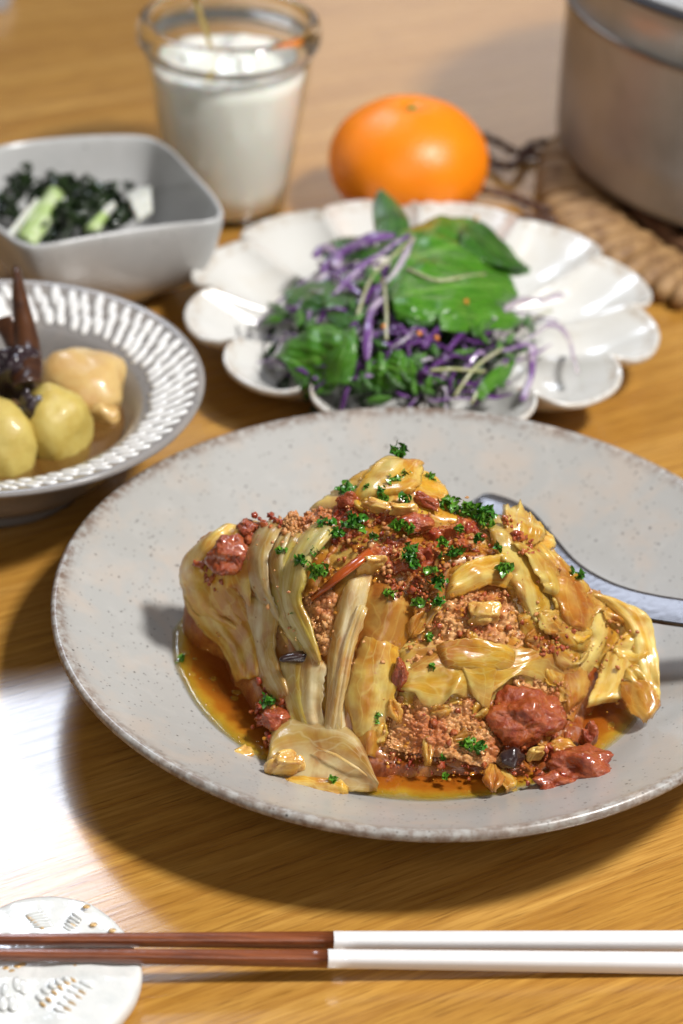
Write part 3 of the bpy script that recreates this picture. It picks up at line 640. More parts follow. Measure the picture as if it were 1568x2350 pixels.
crumbs([(950, 1640), (1120, 1640), (1110, 1780), (1000, 1780)], 40, 0.03, 0.14, (.30, .5), PULP, 'tomato_pulp', parent=cab)
crumbs([(1150, 1700), (1300, 1690), (1320, 1780), (1180, 1800)], 130, 0.04, 0.2, (0.0, .3), PULP, 'tomato_pulp', parent=cab)
crumbs([(960, 1390), (1180, 1370), (1200, 1480), (960, 1480)], 60, 0.03, 0.11, (.25, .4), PULP, 'tomato_pulp', parent=cab)
crumbs([(1150, 1240), (1330, 1360), (1450, 1450), (1470, 1600), (1280, 1540), (1180, 1400)], 120, 0.03, 0.10, (.5, .8), MEAT, parent=cab)
crumbs([(560, 1230), (760, 1260), (780, 1500), (640, 1500)], 70, 0.025, 0.08, (.55, .9), MEAT, parent=cab)
acc = Acc()                                                    # oily sauce beads added to catch small glints all over the heap
for k in range(620):
    x, y = rng.gauss(940, 220), rng.gauss(1480, 180)
    if not (440 < x < 1490 and 1090 < y < 1800) or y < 1090 + abs(x - 930) * .42 or (x < 600 and y > 1500) or (x > 1180 and y < 1230 + (x - 1180) * .75) or (x < 700 and y < 1230): continue
    vv, ff = blob(SM(x, y, rng.uniform(.15, .55)), rng.uniform(.02, .075), 2, .15, 1.2, k, (1.2, 1, .7), rng.random() * 6); acc.add(vv, ff)
o = mesh('glint_beads', acc.v, acc.f, BEAD, cab); o['kind'] = 'stuff'
# separate pieces on and round the heap
def chunk(px, py, r, lift, label, sq=(1, .9, .7), rot=0, name='tomato_chunk', mat_=TOM, amp=0.22, seed=1, group=None, cat='tomato', S=SM, fine=0.10, sub=5):
    v, f = blob(S(px, py, lift), r, sub, amp, 1.3, seed, sq, rot, fine)
    return tag(mesh(name, v, f, mat_), label, cat, group)
chunk(530, 1284, 0.72, 0.45, 'soft red tomato chunk on the upper left of the cabbage heap', (1, .9, .95), seed=3)
chunk(572, 1222, 0.42, 0.35, 'small red tomato chunk above the bigger one at the left of the heap', seed=5)
chunk(1195, 1655, 1.15, 0.45, 'largest red tomato chunk at the foot of the cabbage, above the black mushroom', (1.05, .8, .85), seed=8)
chunk(1340, 1765, 0.85, 0.40, 'ragged red tomato chunk lying in broth at the far right foot of the heap', (1.2, .8, .7), seed=11, amp=0.35)
chunk(1345, 1700, 0.42, 0.40, 'pointed red tomato scrap standing between the two big tomato chunks', (.6, .6, 1.3), seed=14, amp=0.3)
chunk(1270, 1800, 0.5, 0.2, 'flat tomato scrap in the broth left of the ragged chunk', (1.2, .8, .6), seed=15, amp=0.3)
chunk(632, 1660, 0.45, 0.5, 'orange red tomato bit under a parsley crumb at the left foot of the heap', seed=17)
chunk(917, 1565, 0.42, 0.5, 'thin red tomato strip hanging between the two meat layers', (.6, .6, 1.5), seed=19)
chunk(950, 1215, 0.42, 0.55, 'bright orange red tomato bit in the pulp on top of the heap', (1.3, .9, .7), seed=21, mat_=PULP)
chunk(800, 1165, 0.40, 0.5, 'dark red tomato strip leaning at the upper left of the top', (1.0, .5, .8), seed=23)
chunk(975, 1165, 0.42, 0.5, 'dark red tomato strip right of the onion slices on top', (1.5, .45, .5), rot=-.7, seed=25)
def dice(px, py, l, w, h, ax, lift, label, seed=0, S=SM, mat_=None, name='onion_piece', cat='onion', r3=(0.3, 0.2)):
    V, Fc = ico(4); out = []
    Rm = rotm(r3[0], r3[1], ax); c = S(px, py, lift)
    for p in V:
        q = np.sign(p) * np.abs(p) ** 0.62                       # rounded box
        n_ = noise.noise(Vector(p) * 1.4 + Vector((seed, 0, 0))) * 0.45 + noise.noise(Vector(p) * 4 + Vector((seed, 0, 0))) * 0.12
        out.append(Rm @ Vector((q[0] * l * (1 + n_), q[1] * w * (1 + n_), q[2] * h * (1 + n_))) + Vector(c))
    return tag(mesh(name, out, Fc, mat_ or ONION), label, cat)
dice(1105, 1418, 0.52, 0.30, 0.38, 0.1, 0.40, 'square amber onion piece set in the upper meat layer', 1, r3=(0.5, 0.1))
dice(655, 1770, 0.52, 0.25, 0.55, 0.2, 0.75, 'glossy yellow onion piece at the front of the heap beside the rim', 2, r3=(0.3, 0.3))
dice(925, 1190, 0.50, 0.12, 0.25, 0.1, 0.75, 'curved pale onion slice in the middle of the top', 3)
dice(870, 1180, 0.55, 0.14, 0.25, -0.2, 0.55, 'broad onion slice at the left of the top, behind the parsley', 4)
dice(855, 1310, 0.42, 0.12, 0.48, 0.2, 0.45, 'pale green onion flake beside the dark hollow on top', 5)
dice(555, 1735, 0.42, 0.25, 0.20, 0.6, 0.15, 'small clear onion piece at the broth edge, left of the front leaf', 6)
dice(1225, 1745, 0.25, 0.12, 0.35, 0.4, 0.75, 'pink onion sliver between the mushroom and the ragged tomato', 7)
dice(450, 1610, 0.55, 0.38, 0.06, 0.9, 0.04, 'clear oval onion film floating at the left edge of the broth', 8)
v, f = tube([SM(716, 1392, .75), SM(780, 1345, 1.0), SM(850, 1288, .85)], [0.13, 0.20, 0.18], 10, flat=.6)
tag(mesh('carrot_strip', v, f, CARROT), 'orange carrot strip lying slanted across the hollow on the heap', 'carrot')
v, f = blob(SM(680, 1527, .75), 0.55, 3, 0.15, 1.3, 4, (1.1, .35, .38), 0.15)
tag(mesh('mushroom_slice', v, f, MUSH), 'thin black mushroom slice tucked under the left folded leaf', 'mushroom')
v, f = blob(SM(1168, 1752, .55), 0.45, 3, 0.25, 1.3, 7, (1.0, .7, .8), 0.5)
tag(mesh('mushroom_slice', v, f, MUSH), 'shiny black mushroom piece below the largest tomato chunk', 'mushroom')

# parsley
def parsley(px, py, r, lift=0.55, S=SM, dens=1.0):
    acc = Acc(); c = S(px, py, lift - .12); rr = rad(r, c)
    n = max(4, int(r * 1.1 * dens))
    for k in range(n):
        u = Vector((rng.gauss(0, .40), rng.gauss(0, .33), rng.gauss(0, .25))) * rr
        o_ = Vector(c) + u; s = rng.uniform(.08, .19) * (0.7 + rr * .6)
        Rm = rotm(rng.uniform(0, 6), rng.uniform(0, 6), rng.uniform(0, 6))
        nn = 7; vv = []
        for i in range(nn):                                    # a small curled lobed leaflet
            a = i / nn * 2 * math.pi
            for j in (0.25, 0.65, 1.0):
                q = s * j * (1 + 0.35 * math.sin(3 * a + k) * j)
                vv.append(Rm @ Vector((q * math.cos(a), q * math.sin(a), s * (0.55 * j * j * math.sin(2 * a + k) + 0.35 * j))) + o_)
        acc.add(vv, grid_faces(nn, 3, True) + [[i * 3 for i in range(nn)]])
    return acc
PL = [(918, 1046, 24, .3), (955, 1090, 12, .7), (987, 1108, 16, .5), (797, 1133, 26, .4), (845, 1138, 14, .8), (870, 1150, 15, .8), (905, 1125, 20, .9), (925, 1112, 16, .9), (880, 1162, 13, .8), (927, 1165, 17, .9), (1025, 1165, 24, .5), (1065, 1178, 28, .6),
      (1105, 1190, 34, .6), (1112, 1212, 20, .7), (745, 1222, 22, .8), (770, 1240, 16, .8), (812, 1213, 28, .8), (730, 1262, 18, .8), (912, 1228, 20, 1.0), (642, 1285, 11, .9), (690, 1312, 20, 1.1), (728, 1330, 25, 1.0), (720, 1290, 15, 1.0),
      (940, 1290, 26, .9), (945, 1310, 18, .9), (1040, 1288, 20, .8), (1010, 1262, 14, .9), (985, 1330, 18, .9), (1005, 1352, 22, .8), (890, 1376, 18, .7), (960, 1396, 14, .7), (1000, 1392, 15, .7), (1152, 1325, 20, .9), (1318, 1333, 16, .6), (1303, 1325, 9, .6),
      (1090, 1253, 13, .9), (1140, 1275, 9, .9), (985, 1470, 9, .5), (680, 1425, 8, .9), (985, 1547, 8, .8), (617, 1622, 18, .7), (862, 1650, 14, .7), (858, 1665, 9, .7), (1075, 1718, 22, .7), (1098, 1728, 18, .7), (1015, 1742, 10, .5), (1022, 1785, 8, .3), (415, 1512, 10, .12), (1168, 1843, 8, .05), (765, 1800, 9, .6), (940, 1238, 10, 1.0), (860, 1250, 9, .9), (830, 1232, 9, .9), (1050, 1235, 10, .9)]
special = {0: 'highest tuft of parsley, on the very tip of the cabbage heap', 12: 'largest clump of curly parsley at the right of the top, by the spoon', 33: 'parsley crumb on the leaf edge in front of the steel spoon', 40: 'wet parsley crumb on the tomato bit at the left foot of the heap',
           42: None, 43: 'bright parsley clump over the lower meat, left of the mushroom', 47: 'parsley crumb floating at the far left edge of the broth', 48: 'parsley fleck floating at the front edge of the broth', 3: 'parsley tuft at the upper left corner of the top'}
for i, (x, y, r, l) in enumerate(PL):
    if i == 46: pass
    S_ = SM
    if (x, y) in ((415, 1512), (1168, 1843)):
        S_ = lambda px, py, lf: at(px, py, Zb + 0.08)
    a = parsley(x, y, r, l, S_)
    where = ('on the lower meat layer at the front' if y > 1600 and x > 850 else 'on the left folds of cabbage' if x < 770 else 'on the cabbage tip behind the tomato pulp' if y < 1150 else 'between the upper meat layer and the pulp' if y > 1330 and x < 1100
             else 'on the right cabbage leaves' if x > 1120 else 'on the red pulp right of the broad onion slice' if x > 930 else 'on the red pulp above the carrot strip' if y < 1330 else 'on the front of the heap')
    lb = special.get(i) or ('small green crumb of chopped parsley ' if r < 14 else 'curly green piece of chopped parsley ') + where
    tag(mesh('parsley_leaf', a.v, a.f, PARS if rng.random() < .6 else PARS2, smooth=True), lb, 'parsley', 'chopped parsley sprinkled over the stuffed cabbage')

# ------------------------------------------------------------------ steel spoon
def SP(px, py, lift=0.0):
    z = 2.5
    for _ in range(30):
        P = at(px, py, z); z = 0.5 * z + 0.5 * (max(1.35, plate_z(min(11.8, math.hypot(P[0] - PC[0], P[1] - PC[1])))) + lift)
    return at(px, py, z)
def mat_steel():
    m, nt, b = new_mat('hammered_steel')
    vo = N(nt, 'ShaderNodeTexVoronoi'); vo.inputs['Scale'].default_value = 4.5; vo.feature = 'SMOOTH_F1'; nt.links.new(coords(nt), vo.inputs['Vector'])
    n0 = bump(nt, b, vo.outputs['Distance'], 0.22, 0.05)
    bump(nt, b, noise_tex(nt, coords(nt, (2, 30, 2), (0, 0, R(-20))), 1.0, 3), 0.15, 0.01, n0)
    setp(b, base=(0.17, 0.167, 0.175), metal=1.0, rough=0.36); return m
A = catmull([(1085, 1150), (1130, 1138), (1215, 1172), (1272, 1234), (1325, 1293), (1388, 1333), (1462, 1360), (1568, 1380), (1700, 1392), (1850, 1400), (2050, 1406), (2260, 1412)], 80)
B = catmull([(1075, 1190), (1090, 1280), (1150, 1350), (1230, 1390), (1310, 1405), (1380, 1415), (1460, 1424), (1568, 1440), (1700, 1452), (1850, 1462), (2050, 1476), (2260, 1484)], 80)
v = []
for i in range(80):
    s = i / 59
    l = 0.12 + 0.5 * s if s < .6 else 0.42 + (s - .6) * 1.2
    bowl = 0.35 * math.exp(-((s - 0.14) / 0.16) ** 2)
    zz = 1.75 + 2.6 * max(0, (A[i][0] - 1100) / 600) ** 1.1; Pa, Pb = [q if q[2] > r_[2] else r_ for q, r_ in ((at(*A[i], zz + .1), SP(*A[i], .22)), (at(*B[i], zz), SP(*B[i], .18)))]
    for j in range(11):
        t = j / 10; P = Pa * (1 - t) + Pb * t
        P = P + np.array([0, 0, -(bowl + 0.06) * 4 * t * (1 - t) * 0.5]); v.append(P)
o = mesh('spoon', v, grid_faces(80, 11), mat_steel(), thick=0.13)
tag(o, 'hammered steel serving spoon lying behind the cabbage against the right rim of the grey bowl', 'spoon')

# ------------------------------------------------------------------ scalloped white plate with salad
def mat_white(name, base, spots=(0.30, 0.20, 0.12), rough=0.2, amt=0.3):
    m, nt, b = new_mat(name)
    vec = coords(nt)
    n1 = noise_tex(nt, vec, 0.5, 5, 0.6, 0.4)
    c = mix(nt, ramp(nt, n1, [(0.52, 0.0), (0.72, amt)]), base, (base[0] * .86, base[1] * .76, base[2] * .62))
    vo = N(nt, 'ShaderNodeTexVoronoi'); vo.inputs['Scale'].default_value = 1.4; nt.links.new(vec, vo.inputs['Vector'])
    c = mix(nt, ramp(nt, vo.outputs['Distance'], [(0.05, 0.7), (0.10, 0.0)]), c, spots)
    a = N(nt, 'ShaderNodeAttribute'); a.attribute_name = 'edge'
    en = noise_tex(nt, vec, 2.4, 4, 0.7)
    mm = N(nt, 'ShaderNodeMath'); mm.operation = 'MULTIPLY'
    nt.links.new(a.outputs['Fac'], mm.inputs[0]); nt.links.new(ramp(nt, en, [(0.42, 0.0), (0.68, 0.8)]), mm.inputs[1])
    c = mix(nt, mm.outputs[0], c, (0.42, 0.33, 0.24))
    nt.links.new(c, b.inputs['Base Color'])
    bump(nt, b, n1, 0.2, 0.08)
    setp(b, rough=rough, spec=0.6, coat=0.3, coatr=0.05); return m
ZP = 3.0
QC = np.array([0.6, 25.75, 0.0]); QR = 10.32
NP_ = 12; nphi = NP_ * 24
def petal(phi, off=0.0):
    x = (phi / (2 * math.pi) * NP_ + off) % 1.0
    return 2 * x - 1
def petal_z(s, u):
    sm = min(1, max(0, (s - 0.36) / 0.64)); z = 0.75 + 1.65 * sm ** 1.5
    k = min(1, max(0, (s - 0.38) / 0.30)); k = k * k * (3 - 2 * k)
    z += k * 0.34 * abs(u) ** 4 - 0.55 * math.exp(-((s - .74) / .17) ** 2) * (1 - u * u)
    return z
v = []; ed = []
SS = list(np.linspace(0.0, 0.36, 5)) + list(np.linspace(0.40, 0.985, 26))
for i in range(nphi):
    ph = 2 * math.pi * i / nphi; u = petal(ph)
    Ro = QR * (0.865 + 0.135 * max(0, 1 - abs(u) ** 2.4) ** 0.6)
    cs, sn = math.cos(ph), math.sin(ph)
    ring = [(s * Ro, petal_z(s, u)) for s in SS]
    z1 = petal_z(1.0, u)
    ring += [(Ro, z1 + .04), (Ro + .10, z1 + .02), (Ro + .14, z1 - .10), (Ro + .08, z1 - .24), (Ro - .1, z1 - .34)]
    ring += [(s * Ro, petal_z(s, u) - 0.36 - 0.1 * (1 - s)) for s in np.linspace(0.93, 0.40, 12)]
    ring += [(0.36 * QR, 0.0), (0.32 * QR, 0.0), (0.30 * QR, 0.4), (0, 0.42)]
    for r, z in ring:
        v.append((QC[0] + r * cs, QC[1] + r * sn, z)); ed.append(1.0 if r > 0.94 * Ro and z > 1.5 else (0.5 if abs(u) > .93 and r > .5 * Ro else 0))
nv = len(v) // nphi
o = mesh('petal_plate', v, grid_faces(nphi, nv, True), mat_white('white_petal_glaze', (0.66, 0.65, 0.62)), attr={'edge': ed})
tag(o, 'glossy white flower shaped plate with scalloped petals, holding the green and purple salad', 'plate')

A_S = [(870, 445, 4.6), (950, 520, 4.4), (1080, 530, 3.6), (1210, 630, 2.6), (730, 590, 2.8), (650, 660, 2.3), (600, 730, 2.0), (630, 830, 2.2), (720, 900, 2.3), (850, 930, 2.5), (1000, 940, 2.5), (1150, 945, 2.2), (1240, 900, 1.8),
       (1320, 850, 1.8), (1260, 720, 2.0), (1200, 680, 2.6), (850, 700, 4.4), (1000, 700, 4.6), (1050, 620, 4.4), (750, 780, 3.8), (900, 820, 4.2), (1050, 820, 4.0), (1150, 780, 3.2), (820, 600, 4.0), (700, 700, 3.4)]
ZS = rbf(A_S)
def SS_(px, py, lift=0.0): return at(px, py, ZS(px, py)) + LIFT * lift
def mat_green(name, base, dark, vein, rough=0.22):
    m, nt, b = new_mat(name)
    uvv = coords(nt, kind='UV'); vec = coords(nt)
    sep = N(nt, 'ShaderNodeSeparateXYZ'); nt.links.new(uvv, sep.inputs[0])
    n1 = noise_tex(nt, vec, 1.2, 4, 0.6)
    c = mix(nt, ramp(nt, n1, [(0.4, 0.0), (0.68, 1.0)]), base, dark)
    fr = N(nt, 'ShaderNodeMath'); fr.operation = 'FRACT'; nt.links.new(sep.outputs[0], fr.inputs[0])
    c = mix(nt, ramp(nt, fr.outputs[0], [(0.46, 0.0), (0.495, 0.8), (0.505, 0.8), (0.54, 0.0)]), c, vein)
    # side veins slant off the midrib
    wv = N(nt, 'ShaderNodeTexWave'); wv.inputs['Scale'].default_value = 2.2; wv.inputs['Distortion'].default_value = 2.5; wv.inputs['Detail'].default_value = 2
    mp = coords(nt, (1.0, 3.5, 1), (0, 0, R(35)), kind='UV'); nt.links.new(mp, wv.inputs['Vector'])
    c = mix(nt, ramp(nt, wv.outputs['Fac'], [(0.90, 0.0), (0.98, 0.4)]), c, vein)
    nt.links.new(c, b.inputs['Base Color'])
    n0 = bump(nt, b, wv.outputs['Fac'], 0.5, 0.08); bump(nt, b, noise_tex(nt, vec, 1.6, 2), 0.35, 0.10, n0)
    setp(b, rough=rough + .1, spec=0.5, coat=0.15, coatr=0.08, sss=0.15, ssss=0.002, sssr=(0.4, 1.0, 0.2)); return m
SPIN = mat_green('spinach', (0.06, 0.20, 0.010), (0.035, 0.14, 0.008), (0.15, 0.32, 0.05))
SPIND = mat_green('spinach_dark', (0.035, 0.13, 0.010), (0.012, 0.06, 0.006), (0.09, 0.2, 0.04))
def spin(A, B, la, lb, c, label, m=SPIN, **k):
    o = leaf('spinach_leaf', A, B, la, lb, c, m, S=SS_, thick=0.045, nu=18, nv=28, fr=0.6, rip=k.pop('rip', 0.20), seed=float(rng.randint(0, 40)), **k)
    return tag(o, label, 'spinach')
spin([(872, 590), (858, 520), (856, 470), (868, 442)], [(935, 600), (940, 520), (915, 470), (880, 440)], .1, .1, .15, 'narrow spinach leaf standing up highest, in front of the orange', SPIND, rip=.08)
spin([(900, 560), (950, 520), (1010, 505), (1075, 512), (1130, 545), (1215, 632)], [(885, 700), (940, 690), (1000, 668), (1080, 650), (1150, 640), (1212, 638)], .35, .2, .3, 'large dark green spinach leaf whose tip points right over the white petals', SPIN, ruf=(.15, .1))
spin([(1060, 540), (1100, 530), (1150, 570), (1180, 610), (1212, 632)], [(1050, 600), (1090, 612), (1130, 625), (1170, 636), (1212, 636)], .75, .6, .2, 'folded right lobe of the large spinach leaf beside the petals', SPIND)
spin([(890, 690), (930, 640), (1000, 620), (1080, 640), (1160, 650), (1185, 690)], [(905, 742), (960, 750), (1020, 742), (1080, 725), (1140, 718), (1185, 700)], .6, .5, .35, 'bright glossy spinach leaf in the middle of the salad with pale side veins', SPIN, ruf=(.1, .15))
spin([(1000, 735), (1060, 712), (1120, 715), (1175, 730), (1200, 750)], [(1010, 770), (1070, 775), (1120, 768), (1160, 770), (1190, 762)], .5, .4, .2, 'small light green leaf under the bright one at the right', SPIN)
spin([(625, 830), (660, 790), (710, 760), (760, 755), (812, 765)], [(660, 860), (700, 905), (740, 915), (780, 890), (815, 800)], .35, .3, .35, 'rounded spinach leaf at the lower left of the salad', SPIN, ruf=(.1, .15))
spin([(740, 900), (745, 850), (765, 800), (810, 765)], [(800, 900), (815, 860), (820, 810), (818, 770)], .65, .5, .25, 'light spinach leaf folded up right of the lower left one', SPIN)
spin([(650, 680), (690, 650), (740, 640), (780, 660)], [(660, 720), (700, 730), (740, 720), (780, 690)], .2, .2, .2, 'small curled green leaf at the upper left of the salad', SPIND)
spin([(740, 690), (780, 670), (820, 680), (850, 720)], [(750, 740), (780, 760), (820, 760), (850, 740)], .3, .3, .2, 'small dark leaf left of the middle among purple shreds', SPIND)
spin([(840, 830), (880, 815), (930, 830), (960, 860)], [(840, 890), (880, 905), (920, 905), (950, 880)], .4, .3, .3, 'curly green leaf low in the middle of the salad', SPIN, ruf=(.2, .2))
spin([(1080, 920), (1110, 880), (1150, 850), (1175, 835)], [(1105, 932), (1135, 905), (1165, 880), (1180, 845)], .6, .6, .1, 'slim green leaf slanting at the lower right of the salad', SPIN)
spin([(760, 560), (800, 545), (840, 545), (870, 570)], [(740, 600), (790, 600), (830, 600), (870, 600)], .1, .1, .2, 'small dark leaf at the back left of the salad', SPIND)
# heart of the heap: dark tangle of herb bits
acc = Acc()
for k in range(420):
    x, y = rng.gauss(910, 150), rng.gauss(765, 95)
    if ((x - 910) / 315) ** 2 + ((y - 765) / 190) ** 2 > 1: continue
    P = SS_(x, y, rng.uniform(-0.7, 0.15)); s = rng.uniform(.18, .42)
    Rm = rotm(rng.uniform(0, 6), rng.uniform(0, 6), rng.uniform(0, 6)); vv = []
    for i in range(7):
        a = i / 7 * 2 * math.pi
        for j in (.3, .7, 1.): vv.append(Rm @ Vector((s * j * math.cos(a) * 1.3, s * j * math.sin(a) * .8, s * .4 * j * j * math.sin(2 * a + k))) + Vector(P))
    acc.add(vv, grid_faces(7, 3, True) + [[i * 3 for i in range(7)]])
o = mesh('salad_greens', acc.v, acc.f, simple('dark_herbs', (0.03, 0.085, 0.012), 0.35, (0.055, 0.03, 0.06), 0.8, 0.2)); tag(o, 'tangle of dark herb bits forming the heart of the salad', 'herbs', kind='stuff')
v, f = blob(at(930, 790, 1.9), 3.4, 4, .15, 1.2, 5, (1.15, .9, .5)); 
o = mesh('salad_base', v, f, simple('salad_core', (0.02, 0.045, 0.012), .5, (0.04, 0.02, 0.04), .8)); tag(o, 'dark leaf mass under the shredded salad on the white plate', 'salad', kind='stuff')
def place(x, y):
    h = 'back' if y < 740 else 'middle' if y < 850 else 'front'
    return 'at the ' + h + ' ' + ('left' if x < 740 else 'centre' if x < 930 else 'right' if x < 1100 else 'far right end') + ' of the salad'
for k in range(46):
    while True:
        x, y = rng.uniform(610, 1230), rng.uniform(640, 930)
        if ((x - 910) / 310) ** 2 + ((y - 790) / 150) ** 2 < 1 and not (880 < x < 1200 and y < 750): break
    a = rng.uniform(0, 3.14); L = rng.uniform(14, 34); w = L * rng.uniform(.35, .6); ca, sa = math.cos(a), math.sin(a)
    spin([(x - ca * L, y - sa * L * .7), (x - sa * w, y + ca * w * .7), (x + ca * L, y + sa * L * .7)], [(x - ca * L, y - sa * L * .7), (x + sa * w, y - ca * w * .7), (x + ca * L, y + sa * L * .7)], .45, .35, .2, ('small upright' if math.sin(a) > .7 else 'small flat') + ' torn green leaf bit ' + place(x, y), rng.choice([SPIN, SPIND, SPIND]), res=.5)['group'] = 'green leaf bits in the salad'
# purple cabbage shreds
PUR = simple('purple_cabbage', (0.16, 0.065, 0.24), 0.3, (0.42, 0.34, 0.44), 0.9, 0.3, 0.25, 0.2, 5, lo=0.45, hi=0.62)
PURD = simple('deep_purple_cabbage', (0.075, 0.02, 0.12), 0.25, (0.17, 0.06, 0.25), 1.0, 0.3, 0.1)
PURW = simple('whitish_cabbage', (0.52, 0.46, 0.47), 0.25, (0.28, 0.20, 0.34), 1.0, 0.3, 0.4)
def shred(pts, w, m, label, lift=.5, gname='shreds of purple cabbage in the salad'):
    P = catmull([SS_(x, y, lift + l) for x, y, l in pts], 14)
    s = rng.random() * 40
    P = np.array([p + 0.08 * np.array(noise.noise_vector(Vector(p * .9) + Vector((s, 0, 0)))) for p in P])
    rr2 = w * (0.55 + 0.45 * np.sin(np.linspace(0.25, math.pi - .25, 14)))
    v, f = tube(P, rr2 * (1 + .25 * np.sin(np.linspace(0, 9, 14) + s)), 6, flat=0.18, upv=(rng.uniform(-.5, .5), -.3, 1))
    return tag(mesh('cabbage_shred', v, f, m), label, 'cabbage shred', gname)
shred([(740, 640, 0), (700 + 80, 600, .2), (850, 570, .3), (905, 560, .2)], .30, PUR, 'broad violet cabbage shred at the back of the salad, left of the dark leaf')
shred([(765, 690, 0), (820, 640, .3), (880, 600, .4), (940, 560, .3)], .13, PUR, 'long lilac shred slanting up towards the standing spinach leaf')
shred([(885, 665, .1), (915, 630, .2), (938, 590, .3), (945, 560, .1)], .15, PURW, 'pale lilac shred curling beside the large spinach leaf')
shred([(845, 845, .2), (840, 790, .4), (850, 745, .4), (875, 700, .2)], .20, PUR, 'thick lilac shred running down the middle of the salad')
shred([(1195, 930, 0), (1215, 880, .3), (1210, 820, .6), (1150, 830, .4)], .20, PUR, 'bent violet shred at the lower right end of the salad')
shred([(1205, 800, .4), (1260, 770, .5), (1300, 800, .4), (1322, 870, .0)], .14, PURW, 'greyish shred arching farthest right over the white petals')
shred([(1130, 750, .2), (1180, 715, .3), (1240, 705, .2), (1290, 690, .1)], .20, PURW, 'pale shred fanned out at the right of the bright leaf')
shred([(720, 610, .2), (745, 590, .35), (775, 605, .3), (770, 630, .1)], .28, PUR, 'curled violet shred at the upper left of the salad')
for k in range(120):
    while True:
        x, y = rng.uniform(600, 1260), rng.uniform(600, 935)
        if ((x - 920) / 320) ** 2 + ((y - 780) / 170) ** 2 < 1 and not (890 < x < 1200 and y < 760): break
    a = rng.uniform(-.6, .9) if rng.random() < .6 else rng.uniform(0, 3.14); L = rng.uniform(28, 75); bend = rng.uniform(-22, 22)
    dx, dy = math.cos(a) * L, -math.sin(a) * L * .75
    m_ = rng.choice([PUR, PURD, PURD, PURD, PURD, PURW])
    shred([(x - dx, y - dy, rng.uniform(-.3, .1)), (x - bend * .3, y + bend, rng.uniform(.0, .35)), (x + dx, y + dy, rng.uniform(-.3, .1))], rng.uniform(.04, .15), m_,
          {'purple_cabbage': 'thin violet', 'deep_purple_cabbage': 'thin deep purple', 'whitish_cabbage': 'thin whitish'}[m_.name] + (' steep' if abs(dy) > abs(dx) else ' level') + ' cabbage shred ' + place(x, y), lift=.30)
STEM = simple('sprout_stem', (0.34, 0.36, 0.16), .3, (0.5, 0.48, 0.38), 1., .2, .3)
for pts, lb in (([(820, 740, .7), (850, 660, .7), (905, 600, .6), (950, 560, .5)], 'thin grey green stem slanting across the upper left of the salad'), ([(885, 800, .8), (885, 730, .8), (880, 665, .6)], 'upright pale green stem in the middle of the salad'),
                ([(930, 640, .9), (1000, 668, .9), (1060, 660, .9), (1110, 650, .8)], 'thin pale stem lying over the large spinach leaf'), ([(1040, 925, .6), (1090, 860, .7), (1150, 815, .6)], 'white stem slanting in the lower right of the salad'),
                ([(985, 868, .7), (1040, 868, .8), (1110, 868, .6)], 'white stem lying level in the lower right of the salad'), ([(1080, 935, .4), (1110, 890, .5), (1160, 850, .5)], 'second white stem beside the slim green leaf'),
                ([(1190, 755, .3), (1230, 735, .3), (1265, 715, .1)], 'yellow green stem end at the right of the salad')):
    P = catmull([SS_(x, y, l) for x, y, l in pts], 12); v, f = tube(P, .075, 6); tag(mesh('sprout_stem', v, f, STEM), lb, 'stem')
CR = simple('carrot_bit', (.75, .25, .03), .4)
for i, (x, y) in enumerate(((1068, 712), (960, 785), (1000, 795), (880, 770), (1090, 520))):
    v, f = blob(SS_(x, y, .75), .11, 2, .3, 1.5, i); tag(mesh('crumb', v, f, CR if i < 4 else ONION), ['tiny orange crumb on the bright spinach leaf', 'tiny orange crumb left in the middle of the salad', 'tiny orange crumb right of another in the middle', 'tiny orange crumb among the shreds', 'pale crumb on the large dark spinach leaf'][i], 'crumb')

# ------------------------------------------------------------------ striped bowl at the left
ZR2 = 4.6
SC2 = np.array([-16.2, 13.9, 0.0]); R2 = 8.15
pr = [(0, 1.1), (.35 * R2, 1.15), (.52 * R2, 1.6), (.62 * R2, 2.5), (.68 * R2, 3.35), (.71 * R2, 3.62), (.74 * R2, 3.75), (.85 * R2, 4.15), (.95 * R2, 4.5), (.98 * R2, 4.60), (R2, 4.60), (1.008 * R2, 4.5), (R2, 4.36), (.95 * R2, 4.15), (.80 * R2, 3.5), (.72 * R2, 2.8), (.64 * R2, 1.7), (.52 * R2, .9), (.44 * R2, .55), (.43 * R2, 0), (.38 * R2, 0), (.37 * R2, .4), (0, .4)]
pn = []
for i in range(len(pr) - 1):
    for j in range(3): pn.append((pr[i][0] + (pr[i + 1][0] - pr[i][0]) * j / 3, pr[i][1] + (pr[i + 1][1] - pr[i][1]) * j / 3))
pn.append(pr[-1])
v, f = revolve(pn, SC2, 120)
bowl2 = thing('striped_bowl', SC2, 'grey bowl with flared white-dashed rim, cut by the left edge, holding simmered potato', 'bowl')
mesh('bowl_body', v, f, stoneware('dark_grey_glaze', (0.24, 0.225, 0.215), warm_amt=.2, rough=.22, spot_amt=.3), bowl2)
acc = Acc()
WHT = simple('white_slip', (0.80, 0.79, 0.77), .2, (0.70, 0.69, 0.68), 1.5, .3)
rows = [(.745, .835), (.80, .905), (.865, .965)]
nn_ = 70
def rimz(rf): return float(np.interp(rf * R2, [.71 * R2, .74 * R2, .85 * R2, .95 * R2, .98 * R2], [3.62, 3.75, 4.15, 4.5, 4.6]))
